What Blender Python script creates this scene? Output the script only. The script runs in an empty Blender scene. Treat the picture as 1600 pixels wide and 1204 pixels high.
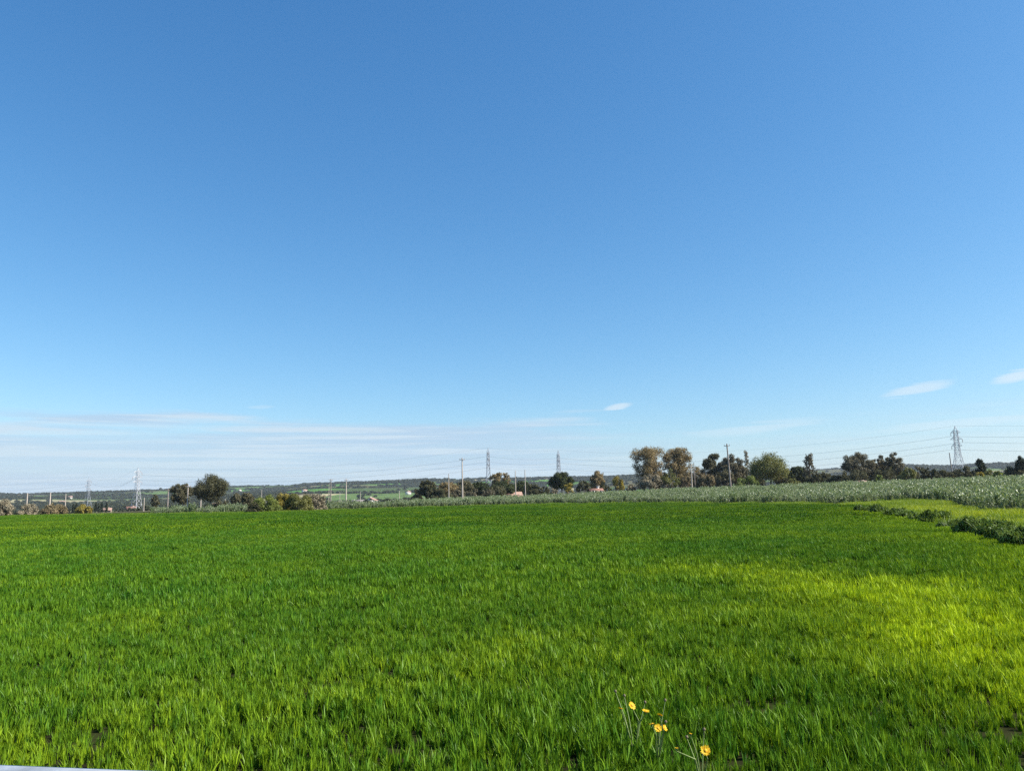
import bpy, math, random
import numpy as np
from mathutils import Matrix, Vector, Euler

# ------------------------------------------------------------------ camera
SC = bpy.context.scene
F_PX, CX, CY = 1202.0, 800.0, 602.0            # focal length and centre in photograph pixels
PITCH, ROLL = math.radians(8.24), math.radians(-1.2)
CAM = Vector((0.0, 0.0, 1.7))
camd = bpy.data.cameras.new('camera')
camd.sensor_fit = 'HORIZONTAL'; camd.sensor_width = 36.0
camd.lens = 36.0 * F_PX / 1600.0
camd.clip_start = 0.05; camd.clip_end = 20000.0
cam = bpy.data.objects.new('camera', camd)
SC.collection.objects.link(cam)
RCAM = Matrix.Rotation(math.pi / 2 + PITCH, 4, 'X') @ Matrix.Rotation(ROLL, 4, 'Z')
cam.matrix_world = Matrix.Translation(CAM) @ RCAM
SC.camera = cam

# ------------------------------------------------------------------ sky, sun, exposure
SUN_AZ, SUN_EL = math.radians(102.0), math.radians(42.0)   # azimuth to the right of the view
SKY = 0.10
world = bpy.data.worlds.new('World'); SC.world = world; world.use_nodes = True
wt = world.node_tree; wt.nodes.clear()


def N(tree, kind, **kw):
    n = tree.nodes.new(kind)
    for k, v in kw.items():
        setattr(n, k, v)
    return n


def setin(tree, sock, v):
    if isinstance(v, bpy.types.NodeSocket):
        tree.links.new(v, sock)
    elif v is not None:
        sock.default_value = v


def M(tree, op, a, b=None, c=None, clamp=False):
    n = N(tree, 'ShaderNodeMath', operation=op); n.use_clamp = clamp
    for i, v in enumerate((a, b, c)):
        setin(tree, n.inputs[i], v)
    return n.outputs[0]


def MR(tree, v, a, b, c=0.0, d=1.0, smooth=True):
    n = N(tree, 'ShaderNodeMapRange', interpolation_type='SMOOTHSTEP' if smooth else 'LINEAR')
    for i, q in enumerate((v, a, b, c, d)):
        setin(tree, n.inputs[i], q)
    return n.outputs[0]


def MIX(tree, f, a, b, blend='MIX'):
    n = N(tree, 'ShaderNodeMix', data_type='RGBA', blend_type=blend)
    setin(tree, n.inputs[0], f); setin(tree, n.inputs[6], a); setin(tree, n.inputs[7], b)
    return n.outputs[2]


def NOISE(tree, vec, scale, detail=3.0, rough=0.55):
    n = N(tree, 'ShaderNodeTexNoise')
    n.inputs['Scale'].default_value = scale; n.inputs['Detail'].default_value = detail
    n.inputs['Roughness'].default_value = rough
    if vec is not None:
        tree.links.new(vec, n.inputs['Vector'])
    return n.outputs[0]


def rgb(*c):
    return (c[0], c[1], c[2], 1.0)


sky = N(wt, 'ShaderNodeTexSky', sky_type='NISHITA')
sky.sun_disc = False; sky.sun_elevation = SUN_EL; sky.sun_rotation = SUN_AZ
sky.altitude = 50.0; sky.air_density = 1.0; sky.dust_density = 0.6; sky.ozone_density = 2.0
tc = N(wt, 'ShaderNodeTexCoord')
sep = N(wt, 'ShaderNodeSeparateXYZ'); wt.links.new(tc.outputs['Generated'], sep.inputs[0])
dx, dy, dz = sep.outputs
hh = M(wt, 'SQRT', M(wt, 'ADD', M(wt, 'MULTIPLY', dx, dx), M(wt, 'MULTIPLY', dy, dy)))
hh = M(wt, 'MAXIMUM', hh, 0.001)
ux, uy = M(wt, 'DIVIDE', dx, hh), M(wt, 'DIVIDE', dy, hh)
el = M(wt, 'ARCTAN2', dz, hh)
az = M(wt, 'ARCTAN2', dx, dy)
cmb = N(wt, 'ShaderNodeCombineXYZ')
setin(wt, cmb.inputs[0], ux); setin(wt, cmb.inputs[1], uy); setin(wt, cmb.inputs[2], M(wt, 'MULTIPLY', el, 12.0))
strk = NOISE(wt, cmb.outputs[0], 3.1, 6.0, 0.58)
cmb2 = N(wt, 'ShaderNodeCombineXYZ')
setin(wt, cmb2.inputs[0], ux); setin(wt, cmb2.inputs[1], uy); setin(wt, cmb2.inputs[2], M(wt, 'MULTIPLY', el, 34.0))
strk2 = NOISE(wt, cmb2.outputs[0], 4.3, 5.0, 0.6)
# the cloud bank: low stratus, thicker towards the left
left = MR(wt, ux, -0.05, 0.30, 1.0, 0.25)
topel = M(wt, 'ADD', 0.070, M(wt, 'MULTIPLY', M(wt, 'SUBTRACT', strk, 0.5), 0.13))
topel = M(wt, 'ADD', topel, M(wt, 'MULTIPLY', left, 0.040))
band = MR(wt, M(wt, 'SUBTRACT', topel, el), 0.0, 0.030)
dens = MR(wt, M(wt, 'ADD', M(wt, 'MULTIPLY', strk, 0.45), M(wt, 'MULTIPLY', strk2, 0.55)), 0.36, 0.64, 0.58, 0.95)
bank = M(wt, 'MULTIPLY', M(wt, 'MULTIPLY', band, dens), M(wt, 'MULTIPLY', left, 0.95))


def px_dir(px, py):
    v = RCAM.to_3x3() @ Vector((px - CX, -(py - CY), -F_PX))
    return v.normalized()


def azel(px, py):
    d = px_dir(px, py)
    return math.atan2(d.x, d.y), math.asin(d.z)


wisps = None
for (px, py, hw, hv, tilt, amp) in ((970, 634, 24, 5, 6, 0.6), (1438, 607, 56, 8, 9, 0.5), (1594, 586, 36, 9, 9, 0.6),
                                    (1180, 668, 130, 9, 4, 0.30), (1520, 662, 150, 8, 2, 0.28), (405, 636, 22, 4, 3, 0.2)):
    a0, e0 = azel(px, py)
    t = math.radians(tilt) + math.radians(1.2) * 0
    da, de = M(wt, 'SUBTRACT', az, a0), M(wt, 'SUBTRACT', el, e0)
    de = M(wt, 'ADD', de, M(wt, 'MULTIPLY', M(wt, 'SUBTRACT', strk2, 0.5), hv / F_PX * 2.6))
    da = M(wt, 'ADD', da, M(wt, 'MULTIPLY', M(wt, 'SUBTRACT', strk, 0.5), hw / F_PX * 1.6))
    u = M(wt, 'ADD', M(wt, 'MULTIPLY', da, math.cos(t) * F_PX / hw), M(wt, 'MULTIPLY', de, math.sin(t) * F_PX / hw))
    w = M(wt, 'SUBTRACT', M(wt, 'MULTIPLY', de, math.cos(t) * F_PX / hv), M(wt, 'MULTIPLY', da, math.sin(t) * F_PX / hv))
    rr = M(wt, 'ADD', M(wt, 'MULTIPLY', u, u), M(wt, 'MULTIPLY', w, w))
    m = M(wt, 'MULTIPLY', MR(wt, rr, 1.1, 0.05), amp)
    wisps = m if wisps is None else M(wt, 'MAXIMUM', wisps, m)
EXPO = 0.85
ssep = N(wt, 'ShaderNodeSeparateColor'); wt.links.new(sky.outputs[0], ssep.inputs[0])
scmb = N(wt, 'ShaderNodeCombineColor')
# deepen the blue overhead and whiten the horizon a little, as the phone's picture does
for _i, (_m, _p, _k) in enumerate(((0.93, 1.37, 1.76), (1.16, 1.0, 1.245), (1.27, 0.8, 1.235))):
    _c = M(wt, 'MINIMUM', M(wt, 'MULTIPLY', ssep.outputs[_i], _m * SKY), 1.3)
    setin(wt, scmb.inputs[_i], M(wt, 'MULTIPLY', M(wt, 'POWER', _c, _p), _k / SKY / 2**EXPO))
skyc = scmb.outputs[0]
ccol = MIX(wt, MR(wt, strk2, 0.42, 0.60), rgb(2.75, 3.65, 4.7), rgb(3.6, 4.35, 5.0))
c1 = MIX(wt, bank, skyc, ccol)
c2 = MIX(wt, wisps, c1, rgb(4.5, 5.0, 5.35))
bg = N(wt, 'ShaderNodeBackground'); bg.inputs[1].default_value = SKY
wt.links.new(c2, bg.inputs[0])
wo = N(wt, 'ShaderNodeOutputWorld'); wt.links.new(bg.outputs[0], wo.inputs[0])

sund = bpy.data.lights.new('sun', 'SUN'); sund.energy = 5.0; sund.angle = math.radians(0.53); sund.color = (1.0, 0.95, 0.87)
sun = bpy.data.objects.new('sun', sund); SC.collection.objects.link(sun)
sdir = Vector((math.sin(SUN_AZ) * math.cos(SUN_EL), math.cos(SUN_AZ) * math.cos(SUN_EL), math.sin(SUN_EL)))
sun.rotation_euler = sdir.to_track_quat('Z', 'Y').to_euler()
sun.location = (30, 0, 60)

vs = SC.view_settings
vs.view_transform = 'Standard'; vs.look = 'None'; vs.exposure = EXPO; vs.gamma = 1.0; vs.use_curve_mapping = False
cy = SC.cycles
cy.max_bounces = 5; cy.diffuse_bounces = 2; cy.glossy_bounces = 2; cy.transmission_bounces = 4
cy.volume_bounces = 0; cy.transparent_max_bounces = 8
cy.use_adaptive_sampling = False
cy.use_denoising = False; cy.denoiser = 'OPENIMAGEDENOISE'; cy.denoising_input_passes = 'RGB_ALBEDO_NORMAL'
cy.sample_clamp_indirect = 4.0

# ------------------------------------------------------------------ helpers
rng = np.random.default_rng(7)
COL = SC.collection


def tag(o, label=None, cat=None, group=None, kind=None):
    if label: o['label'] = label
    if cat: o['category'] = cat
    if group: o['group'] = group
    if kind: o['kind'] = kind
    return o


def mesh(name, verts, faces, mat=None, attrs=None, smooth=False):
    """faces: (n,3) or (n,4) int array"""
    verts = np.asarray(verts, np.float32); faces = np.asarray(faces, np.int32)
    me = bpy.data.meshes.new(name)
    n, k = faces.shape
    me.vertices.add(len(verts)); me.vertices.foreach_set('co', verts.ravel())
    me.loops.add(n * k); me.loops.foreach_set('vertex_index', faces.ravel())
    me.polygons.add(n)
    me.polygons.foreach_set('loop_start', np.arange(0, n * k, k, dtype=np.int32))
    me.update(calc_edges=True)
    if smooth:
        me.polygons.foreach_set('use_smooth', np.ones(n, bool))
    for an, (dom, data) in (attrs or {}).items():
        at = me.attributes.new(an, 'FLOAT', dom); at.data.foreach_set('value', np.asarray(data, np.float32))
    if mat: me.materials.append(mat)
    return me


def obj(name, me, parent=None, loc=None, link=True):
    o = bpy.data.objects.new(name, me)
    if link: COL.objects.link(o)
    if parent: o.parent = parent
    if loc is not None: o.location = loc
    return o


def empty(name, loc):
    o = bpy.data.objects.new(name, None); COL.objects.link(o); o.location = loc
    o.empty_display_size = 0.5
    return o


class MB:
    """collects quads"""
    def __init__(s): s.v = []; s.f = []; s.n = 0
    def add(s, v, f):
        v = np.asarray(v, float); f = np.asarray(f, int)
        s.v.append(v); s.f.append(f + s.n); s.n += len(v)
    def box(s, c, d, rz=0.0):
        c = np.array(c, float); d = np.array(d, float) / 2
        sg = np.array([[-1,-1,-1],[1,-1,-1],[1,1,-1],[-1,1,-1],[-1,-1,1],[1,-1,1],[1,1,1],[-1,1,1]], float) * d
        ca, sa = math.cos(rz), math.sin(rz)
        sg = np.stack([sg[:,0]*ca - sg[:,1]*sa, sg[:,0]*sa + sg[:,1]*ca, sg[:,2]], 1)
        s.add(sg + c, [[0,3,2,1],[4,5,6,7],[0,1,5,4],[1,2,6,5],[2,3,7,6],[3,0,4,7]])
    def tube(s, pts, radii, k=6):
        pts = np.asarray(pts, float); rings = []
        for i, p in enumerate(pts):
            a = pts[max(i-1, 0)]; b = pts[min(i+1, len(pts)-1)]
            t = b - a; t /= max(np.linalg.norm(t), 1e-9)
            u = np.cross(t, [0, 0, 1.0] if abs(t[2]) < 0.9 else [1.0, 0, 0]); u /= np.linalg.norm(u)
            w = np.cross(t, u)
            an = np.arange(k) * 2 * math.pi / k
            rings.append(p + radii[i] * (np.cos(an)[:, None] * u + np.sin(an)[:, None] * w))
        v = np.concatenate(rings); f = []
        for i in range(len(pts) - 1):
            for j in range(k):
                f.append([i*k+j, i*k+(j+1) % k, (i+1)*k+(j+1) % k, (i+1)*k+j])
        s.add(v, f)
    def build(s, name, mat, parent=None, smooth=False, loc=None):
        return obj(name, mesh(name, np.concatenate(s.v), np.concatenate(s.f), mat, smooth=smooth), parent, loc)


def vnoise(x, y, scale, seed):
    """value noise in 0..1"""
    x = np.asarray(x) / scale + 1000.0; y = np.asarray(y) / scale + 1000.0
    xi, yi = np.floor(x).astype(np.int64), np.floor(y).astype(np.int64)
    fx, fy = x - xi, y - yi
    fx, fy = fx*fx*(3-2*fx), fy*fy*(3-2*fy)
    def hsh(i, j):
        n = np.sin(i * 127.1 + j * 311.7 + seed * 74.7) * 43758.5453
        return n - np.floor(n)
    a, b, c, d = hsh(xi, yi), hsh(xi+1, yi), hsh(xi, yi+1), hsh(xi+1, yi+1)
    return (a*(1-fx)+b*fx)*(1-fy) + (c*(1-fx)+d*fx)*fy


def sstep(x, a, b):
    t = np.clip((np.asarray(x, float) - a) / (b - a), 0, 1)
    return t*t*(3-2*t)


# ------------------------------------------------------------------ materials
def new_mat(name):
    m = bpy.data.materials.new(name); m.use_nodes = True
    m.node_tree.nodes.clear()
    return m, m.node_tree


def out(t, sh):
    o = N(t, 'ShaderNodeOutputMaterial'); t.links.new(sh, o.inputs[0])


def leaf_mat(name, col, col2, trans=0.35, rough=0.5, gloss=0.06, inst=False, tcol=None, tint='tint', blade_var=0.25):
    """thin leaf: diffuse + light shining through + a little gloss; colour runs from col to col2 with the tint attribute"""
    m, t = new_mat(name)
    at = N(t, 'ShaderNodeAttribute', attribute_name=tint); at.attribute_type = 'INSTANCER' if inst else 'GEOMETRY'
    c = MIX(t, at.outputs['Fac'], rgb(*col), rgb(*col2))
    if blade_var:
        a2 = N(t, 'ShaderNodeAttribute', attribute_name='vary'); a2.attribute_type = 'GEOMETRY'
        hs = N(t, 'ShaderNodeHueSaturation'); t.links.new(c, hs.inputs['Color'])
        setin(t, hs.inputs['Value'], M(t, 'ADD', 1.0 - blade_var, M(t, 'MULTIPLY', a2.outputs['Fac'], 2 * blade_var)))
        setin(t, hs.inputs['Hue'], M(t, 'ADD', 0.51, M(t, 'MULTIPLY', a2.outputs['Fac'], -0.02)))
        c = hs.outputs[0]
    d = N(t, 'ShaderNodeBsdfDiffuse'); t.links.new(c, d.inputs[0])
    tr = N(t, 'ShaderNodeBsdfTranslucent')
    tc_ = MIX(t, 1.0, c, rgb(*(tcol or (1.25, 1.15, 0.6))), 'MULTIPLY'); t.links.new(tc_, tr.inputs[0])
    mx = N(t, 'ShaderNodeMixShader'); mx.inputs[0].default_value = trans
    t.links.new(d.outputs[0], mx.inputs[1]); t.links.new(tr.outputs[0], mx.inputs[2])
    g = N(t, 'ShaderNodeBsdfGlossy'); g.inputs['Roughness'].default_value = rough
    g.inputs[0].default_value = (0.8, 0.85, 0.8, 1)
    mg = N(t, 'ShaderNodeMixShader'); mg.inputs[0].default_value = gloss
    t.links.new(mx.outputs[0], mg.inputs[1]); t.links.new(g.outputs[0], mg.inputs[2])
    out(t, mg.outputs[0])
    return m


def plain(name, col, rough=0.8, metal=0.0, var=0.15, scale=3.0, bump=0.0):
    m, t = new_mat(name)
    p = N(t, 'ShaderNodeBsdfPrincipled')
    tc_ = N(t, 'ShaderNodeTexCoord')
    n = NOISE(t, tc_.outputs['Object'], scale, 4.0)
    c = MIX(t, MR(t, n, 0.3, 0.7), rgb(*[q * (1 - var) for q in col]), rgb(*[min(q * (1 + var), 1) for q in col]))
    t.links.new(c, p.inputs['Base Color'])
    p.inputs['Roughness'].default_value = rough; p.inputs['Metallic'].default_value = metal
    if bump:
        b = N(t, 'ShaderNodeBump'); b.inputs['Strength'].default_value = bump; b.inputs['Distance'].default_value = 0.02
        t.links.new(n, b.inputs['Height']); t.links.new(b.outputs[0], p.inputs['Normal'])
    out(t, p.outputs[0])
    return m


# ------------------------------------------------------------------ terrain
_AZ = np.radians([-180, -60, -33.6, -30.2, -24.6, -16.2, -9.4, -4.8, 0, 9.4, 14, 18.4, 22.6, 32, 60, 180])
_EDGE = np.array([200, 200, 190, 170, 146, 135, 150, 152, 166, 154, 124, 106, 96, 58, 40, 40.])    # far edge of the wheat (m from camera)
_RISE = np.array([-3, -3, -3, -2.4, -1.3, 0.1, 0.3, 0.5, 0.9, 1.4, 1.7, 1.9, 2.1, 2.4, 2.6, 2.0])


def edge_r(a): return np.interp(a, _AZ, _EDGE)


def terrain(x, y):
    x = np.asarray(x, float); y = np.asarray(y, float)
    a = np.arctan2(x, y); r = np.hypot(x, y)
    e = edge_r(a); A = np.interp(a, _AZ, _RISE)
    far = np.where(A < 0, 550.0, np.maximum(e + 60, 205.0))
    h = A * sstep(r, e - 5, far)
    h += 0.10 * (vnoise(x, y, 17.0, 3) - 0.5) * sstep(r, 6, 30)
    h += -4.0 * sstep(r, 320, 800) * np.where(A > 0, 1, 0.4)
    h += 2.0 * (vnoise(x, y, 160.0, 5) - 0.5) * sstep(r, 320, 700)
    return h


_SKX = np.array([-900, 0, 65, 100, 200, 300, 450, 480, 560, 650, 800, 900, 1000, 1200, 1420, 1500, 1560, 1600, 2500])
_SKY = np.array([795, 772, 773, 772, 768.5, 763.5, 760, 757, 754, 751, 749, 746.5, 743.5, 739, 730, 731.5, 728, 728, 705])
_sk = [azel(a, b) for a, b in zip(_SKX, _SKY)]
_SKA = np.array([q[0] for q in _sk]); _SKE = np.array([q[1] for q in _sk])
HR0, HR1 = 1000.0, 3200.0


def hill(x, y):
    a = np.arctan2(x, y); r = np.hypot(x, y)
    top = np.tan(np.interp(a, _SKA, _SKE)) * HR1 + CAM.z
    t = np.clip((r - HR0) / (HR1 - HR0), 0, 1)
    prof = 0.35 * t + 0.65 * t * t * (3 - 2 * t)
    h = -7.0 + (top + 7.0) * prof
    h += (vnoise(x, y, 420, 11) - 0.5) * 20 * sstep(r, HR0, HR0 + 500) * (1 - sstep(r, 2500, HR1))
    h += (vnoise(x, y, 150, 12) - 0.5) * 6 * sstep(r, HR0, HR0 + 500)
    h -= sstep(r, HR1, HR1 + 1400) * 30
    return h


def polar(name, az0, az1, na, radii, hf, mat, wrap=False):
    a = np.linspace(az0, az1, na, endpoint=not wrap)
    R, A = np.meshgrid(radii, a, indexing='ij')
    X, Y = R * np.sin(A), R * np.cos(A)
    Z = hf(X, Y)
    v = np.stack([X, Y, Z], -1).reshape(-1, 3)
    nr = len(radii); f = []
    for i in range(nr - 1):
        j = np.arange(na if wrap else na - 1); j2 = (j + 1) % na
        f.append(np.stack([i*na + j, (i+1)*na + j, (i+1)*na + j2, i*na + j2], 1)[:, ::-1])
    return obj(name, mesh(name, v, np.concatenate(f), mat, smooth=True))


def ground_mat():
    m, t = new_mat('soil_and_far_fields')
    g = N(t, 'ShaderNodeNewGeometry')
    ln = N(t, 'ShaderNodeVectorMath', operation='LENGTH'); t.links.new(g.outputs['Position'], ln.inputs[0])
    n1 = NOISE(t, g.outputs['Position'], 1.7, 5.0)
    n2 = NOISE(t, g.outputs['Position'], 0.012, 3.0)
    soil = MIX(t, MR(t, n1, 0.35, 0.7), rgb(0.016, 0.014, 0.007), rgb(0.030, 0.036, 0.010))
    fld = MIX(t, MR(t, n2, 0.42, 0.58), rgb(0.060, 0.075, 0.026), rgb(0.115, 0.105, 0.055))
    c = MIX(t, MR(t, ln.outputs['Value'], 190, 300), soil, fld)
    p = N(t, 'ShaderNodeBsdfPrincipled'); p.inputs['Roughness'].default_value = 0.95; p.inputs['Specular IOR Level'].default_value = 0.03
    t.links.new(c, p.inputs['Base Color'])
    out(t, p.outputs[0])
    return m


def hills_mat():
    m, t = new_mat('hill_fields')
    g = N(t, 'ShaderNodeNewGeometry')
    wn = N(t, 'ShaderNodeTexNoise'); wn.inputs['Scale'].default_value = 0.004; wn.inputs['Detail'].default_value = 3
    t.links.new(g.outputs['Position'], wn.inputs['Vector'])
    va = N(t, 'ShaderNodeVectorMath', operation='MULTIPLY_ADD'); t.links.new(wn.outputs['Color'], va.inputs[0])
    va.inputs[1].default_value = (190, 190, 0); t.links.new(g.outputs['Position'], va.inputs[2])
    vo = N(t, 'ShaderNodeTexVoronoi'); vo.inputs['Scale'].default_value = 0.0042
    t.links.new(va.outputs[0], vo.inputs['Vector'])
    sp = N(t, 'ShaderNodeSeparateColor'); t.links.new(vo.outputs['Color'], sp.inputs[0])
    r = N(t, 'ShaderNodeValToRGB'); r.color_ramp.interpolation = 'CONSTANT'
    cols = [(0, (.060, .095, .025)), (.22, (.080, .19, .030)), (.42, (.09, .085, .04)), (.56, (.10, .16, .045)),
            (.70, (.34, .30, .17)), (.78, (.055, .07, .03)), (.90, (.15, .12, .075))]
    while len(r.color_ramp.elements) < len(cols):
        r.color_ramp.elements.new(0.5)
    for e, (p_, c_) in zip(r.color_ramp.elements, cols):
        e.position = p_; e.color = rgb(*c_)
    t.links.new(sp.outputs[0], r.inputs[0])
    n1 = NOISE(t, g.outputs['Position'], 0.02, 6.0, 0.65)
    c = MIX(t, MR(t, n1, 0.46, 0.62, 0.0, 0.65), r.outputs[0], rgb(.045, .055, .025))
    p = N(t, 'ShaderNodeBsdfPrincipled'); p.inputs['Roughness'].default_value = 1.0; p.inputs['Specular IOR Level'].default_value = 0.03
    t.links.new(c, p.inputs['Base Color'])
    out(t, p.outputs[0])
    return m


rad = np.concatenate([[0.02, 2, 4], np.linspace(6, 60, 19), np.linspace(66, 260, 30), np.geomspace(280, 5600, 30)])
gnd = polar('ground', -math.pi, math.pi, 360, rad, lambda x, y: np.where(np.hypot(x, y) > 900, -9.0, terrain(x, y) - 0.0), ground_mat(), wrap=True)
tag(gnd, kind='structure')
hl = polar('hills', math.radians(-75), math.radians(75), 420, np.concatenate([np.linspace(HR0 - 120, HR1, 70), np.linspace(HR1 + 60, HR1 + 1500, 8)]),
           lambda x, y: hill(x, y) - 3.0 * (1 - sstep(np.hypot(x, y), HR0 - 120, HR0)), hills_mat())
tag(hl, kind='structure')

# ------------------------------------------------------------------ instanced ground cover
def instancer(name, pts, rot, scl, idx, tint, sources, label, cat=None):
    """one object of kind stuff: instances of the source meshes on points"""
    me = bpy.data.meshes.new(name)
    me.vertices.add(len(pts)); me.vertices.foreach_set('co', np.asarray(pts, np.float32).ravel())
    at = me.attributes.new('rot', 'FLOAT_VECTOR', 'POINT'); at.data.foreach_set('vector', np.asarray(rot, np.float32).ravel())
    at = me.attributes.new('scl', 'FLOAT_VECTOR', 'POINT'); at.data.foreach_set('vector', np.asarray(scl, np.float32).ravel())
    at = me.attributes.new('idx', 'INT', 'POINT'); at.data.foreach_set('value', np.asarray(idx, np.int32))
    at = me.attributes.new('tint', 'FLOAT', 'POINT'); at.data.foreach_set('value', np.asarray(tint, np.float32))
    col = bpy.data.collections.new(name + '_sources')
    for i, sm in enumerate(sources):
        col.objects.link(bpy.data.objects.new('%s_%02d' % (name, i), sm))
    ng = bpy.data.node_groups.new(name, 'GeometryNodeTree')
    ng.interface.new_socket('Geometry', in_out='INPUT', socket_type='NodeSocketGeometry')
    ng.interface.new_socket('Geometry', in_out='OUTPUT', socket_type='NodeSocketGeometry')
    gi, go = N(ng, 'NodeGroupInput'), N(ng, 'NodeGroupOutput')
    ci = N(ng, 'GeometryNodeCollectionInfo'); ci.inputs[0].default_value = col
    ci.inputs['Separate Children'].default_value = True; ci.inputs['Reset Children'].default_value = True
    def named(an, dt):
        q = N(ng, 'GeometryNodeInputNamedAttribute', data_type=dt); q.inputs[0].default_value = an
        return q.outputs[0]
    ip = N(ng, 'GeometryNodeInstanceOnPoints')
    ip.inputs['Pick Instance'].default_value = True
    ng.links.new(gi.outputs[0], ip.inputs['Points']); ng.links.new(ci.outputs[0], ip.inputs['Instance'])
    ng.links.new(named('idx', 'INT'), ip.inputs['Instance Index'])
    e2r = N(ng, 'FunctionNodeEulerToRotation'); ng.links.new(named('rot', 'FLOAT_VECTOR'), e2r.inputs[0])
    ng.links.new(e2r.outputs[0], ip.inputs['Rotation']); ng.links.new(named('scl', 'FLOAT_VECTOR'), ip.inputs['Scale'])
    ng.links.new(ip.outputs[0], go.inputs[0])
    o = obj(name, me)
    md = o.modifiers.new('scatter', 'NODES'); md.node_group = ng
    tag(o, label, cat, kind='stuff')
    return o


def blades(n, radius, h0, h1, w0, w1, lean, rg, segs=3, mat=None, name='tuft', pale=0.0):
    """a tuft of curved tapering blades"""
    ang = rg.uniform(0, 2*math.pi, n); rr = radius * np.sqrt(rg.uniform(0, 1, n))
    bx, by = rr*np.cos(ang), rr*np.sin(ang)
    H = rg.uniform(h0, h1, n); W = rg.uniform(w0, w1, n) / 2
    la = rg.uniform(0, 2*math.pi, n); L = rg.uniform(0.15, 1.0, n)**1.3 * lean * H
    fa = la + math.pi/2 + rg.normal(0, 0.5, n)
    V = []; 
    for i in range(segs + 1):
        t = i / segs
        cx = bx + np.cos(la) * L * t**1.8; cy_ = by + np.sin(la) * L * t**1.8
        droop = 1 - 0.35 * (L / np.maximum(H, 1e-6))**1.5 * t**2
        cz = H * t * droop
        w = W * (0.75 + 0.5*t if t < 0.45 else max(0.06, 1.0 - (t-0.45)/0.55))
        V.append(np.stack([cx - np.cos(fa)*w, cy_ - np.sin(fa)*w, cz], 1))
        V.append(np.stack([cx + np.cos(fa)*w, cy_ + np.sin(fa)*w, cz], 1))
    k = 2*(segs+1)
    V = np.stack(V, 1).reshape(-1, 3)
    base = np.arange(n)[:, None] * k
    F = np.concatenate([base + np.array([[2*i, 2*i+1, 2*i+3, 2*i+2]]) for i in range(segs)], 0)
    vary = np.repeat(rg.uniform(0, 1, n), k)
    if pale:
        pm = rg.uniform(0, 1, n) < pale
        vary = np.where(np.repeat(pm, k), 3.0, vary)
    return mesh(name, V, F, mat, {'vary': ('POINT', vary)}, smooth=True)


def wheat_tuft(plants, radius, nb, h0, h1, w0, w1, rg, segs, mat):
    """several seedlings, each a small fan of upright blades"""
    V, F, va, n0 = [], [], [], 0
    for p in range(plants):
        an = rg.uniform(0, 6.28); rr = radius*math.sqrt(rg.uniform(0, 1))
        me = blades(nb, 0.012, h0, h1, w0, w1, rg.uniform(.25, .65), rg, segs, None, 'tmp')
        co = np.empty(len(me.vertices)*3, np.float32); me.vertices.foreach_get('co', co); co = co.reshape(-1, 3)
        fi = np.empty(len(me.polygons)*4, np.int32); me.loops.foreach_get('vertex_index', fi)
        a_ = np.empty(len(me.vertices), np.float32); me.attributes['vary'].data.foreach_get('value', a_)
        sc_ = rg.uniform(.7, 1.2)
        V.append(co*sc_ + [rr*math.cos(an), rr*math.sin(an), 0]); F.append(fi.reshape(-1, 4) + n0); n0 += len(co)
        va.append(np.where(rg.uniform() < .012, 2.6, np.clip(.65*a_ + .35*rg.uniform(), 0, 1)))
        bpy.data.meshes.remove(me)
    return mesh('wheat_tuft', np.concatenate(V), np.concatenate(F), mat, {'vary': ('POINT', np.concatenate(va))}, smooth=True)


wheat_mat = leaf_mat('wheat_leaf', (0.044, 0.142, 0.010), (0.40, 0.52, 0.014), trans=0.20, rough=0.45, gloss=0.012, blade_var=0.42, inst=True)
rg = np.random.default_rng(21)
near_src = [wheat_tuft(3, 0.048, 9, 0.065, 0.16, 0.0075, 0.0125, rg, 3, wheat_mat) for _ in range(8)]
mid_src = [wheat_tuft(6, 0.12, 8, 0.08, 0.185, 0.010, 0.017, rg, 2, wheat_mat) for _ in range(6)]
far_src = [wheat_tuft(12, 0.50, 9, 0.09, 0.17, 0.018, 0.036, rg, 2, wheat_mat) for _ in range(5)]

# ditch line on the right: weeds grow on it, wheat stops there
DITCH = np.array([[22.6, 14.5], [21.3, 20.8], [21.4, 25.5], [21.8, 30.0], [22.3, 36.0], [23.2, 44.0], [24.5, 53.0], [26.5, 62.0]])   # provisional, replaced below


def ground_hit(px, py, z=0.0):
    d = px_dir(px, py); t = (z - CAM.z) / d.z
    return np.array([d.x * t, d.y * t])


DITCH_PX = [(1640, 861), (1600, 851), (1572, 843), (1540, 835), (1500, 825), (1463, 817), (1430, 811), (1400, 806), (1370, 801), (1340, 796)]
DITCH = np.array([ground_hit(a, b) for a, b in DITCH_PX])


def ditch_x(y):
    o = np.argsort(DITCH[:, 1])
    yy, xx = DITCH[o, 1], DITCH[o, 0]
    x = np.interp(y, yy, xx)
    # beyond the nearest point the line runs on towards the road
    s = (xx[1] - xx[0]) / (yy[1] - yy[0])
    return np.where(y < yy[0], xx[0] + (y - yy[0]) * s, np.where(y > yy[-1], 1e9, x))


def scatter(r0, r1, dens, rg, az=50):
    A = math.radians(az)
    n = int(dens * A * (r1*r1 - r0*r0))
    r = np.sqrt(rg.uniform(r0*r0, r1*r1, n)); a = rg.uniform(-A, A, n)
    return r*np.sin(a), r*np.cos(a)


YEL = [(*ground_hit(a, b, .1), r) for a, b, r in ((1010, 878, 1.6), (1190, 896, 1.7), (1370, 922, 2.2), (1500, 952, 2.2), (1600, 1010, 1.9), (1650, 1100, 1.2))]


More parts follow.
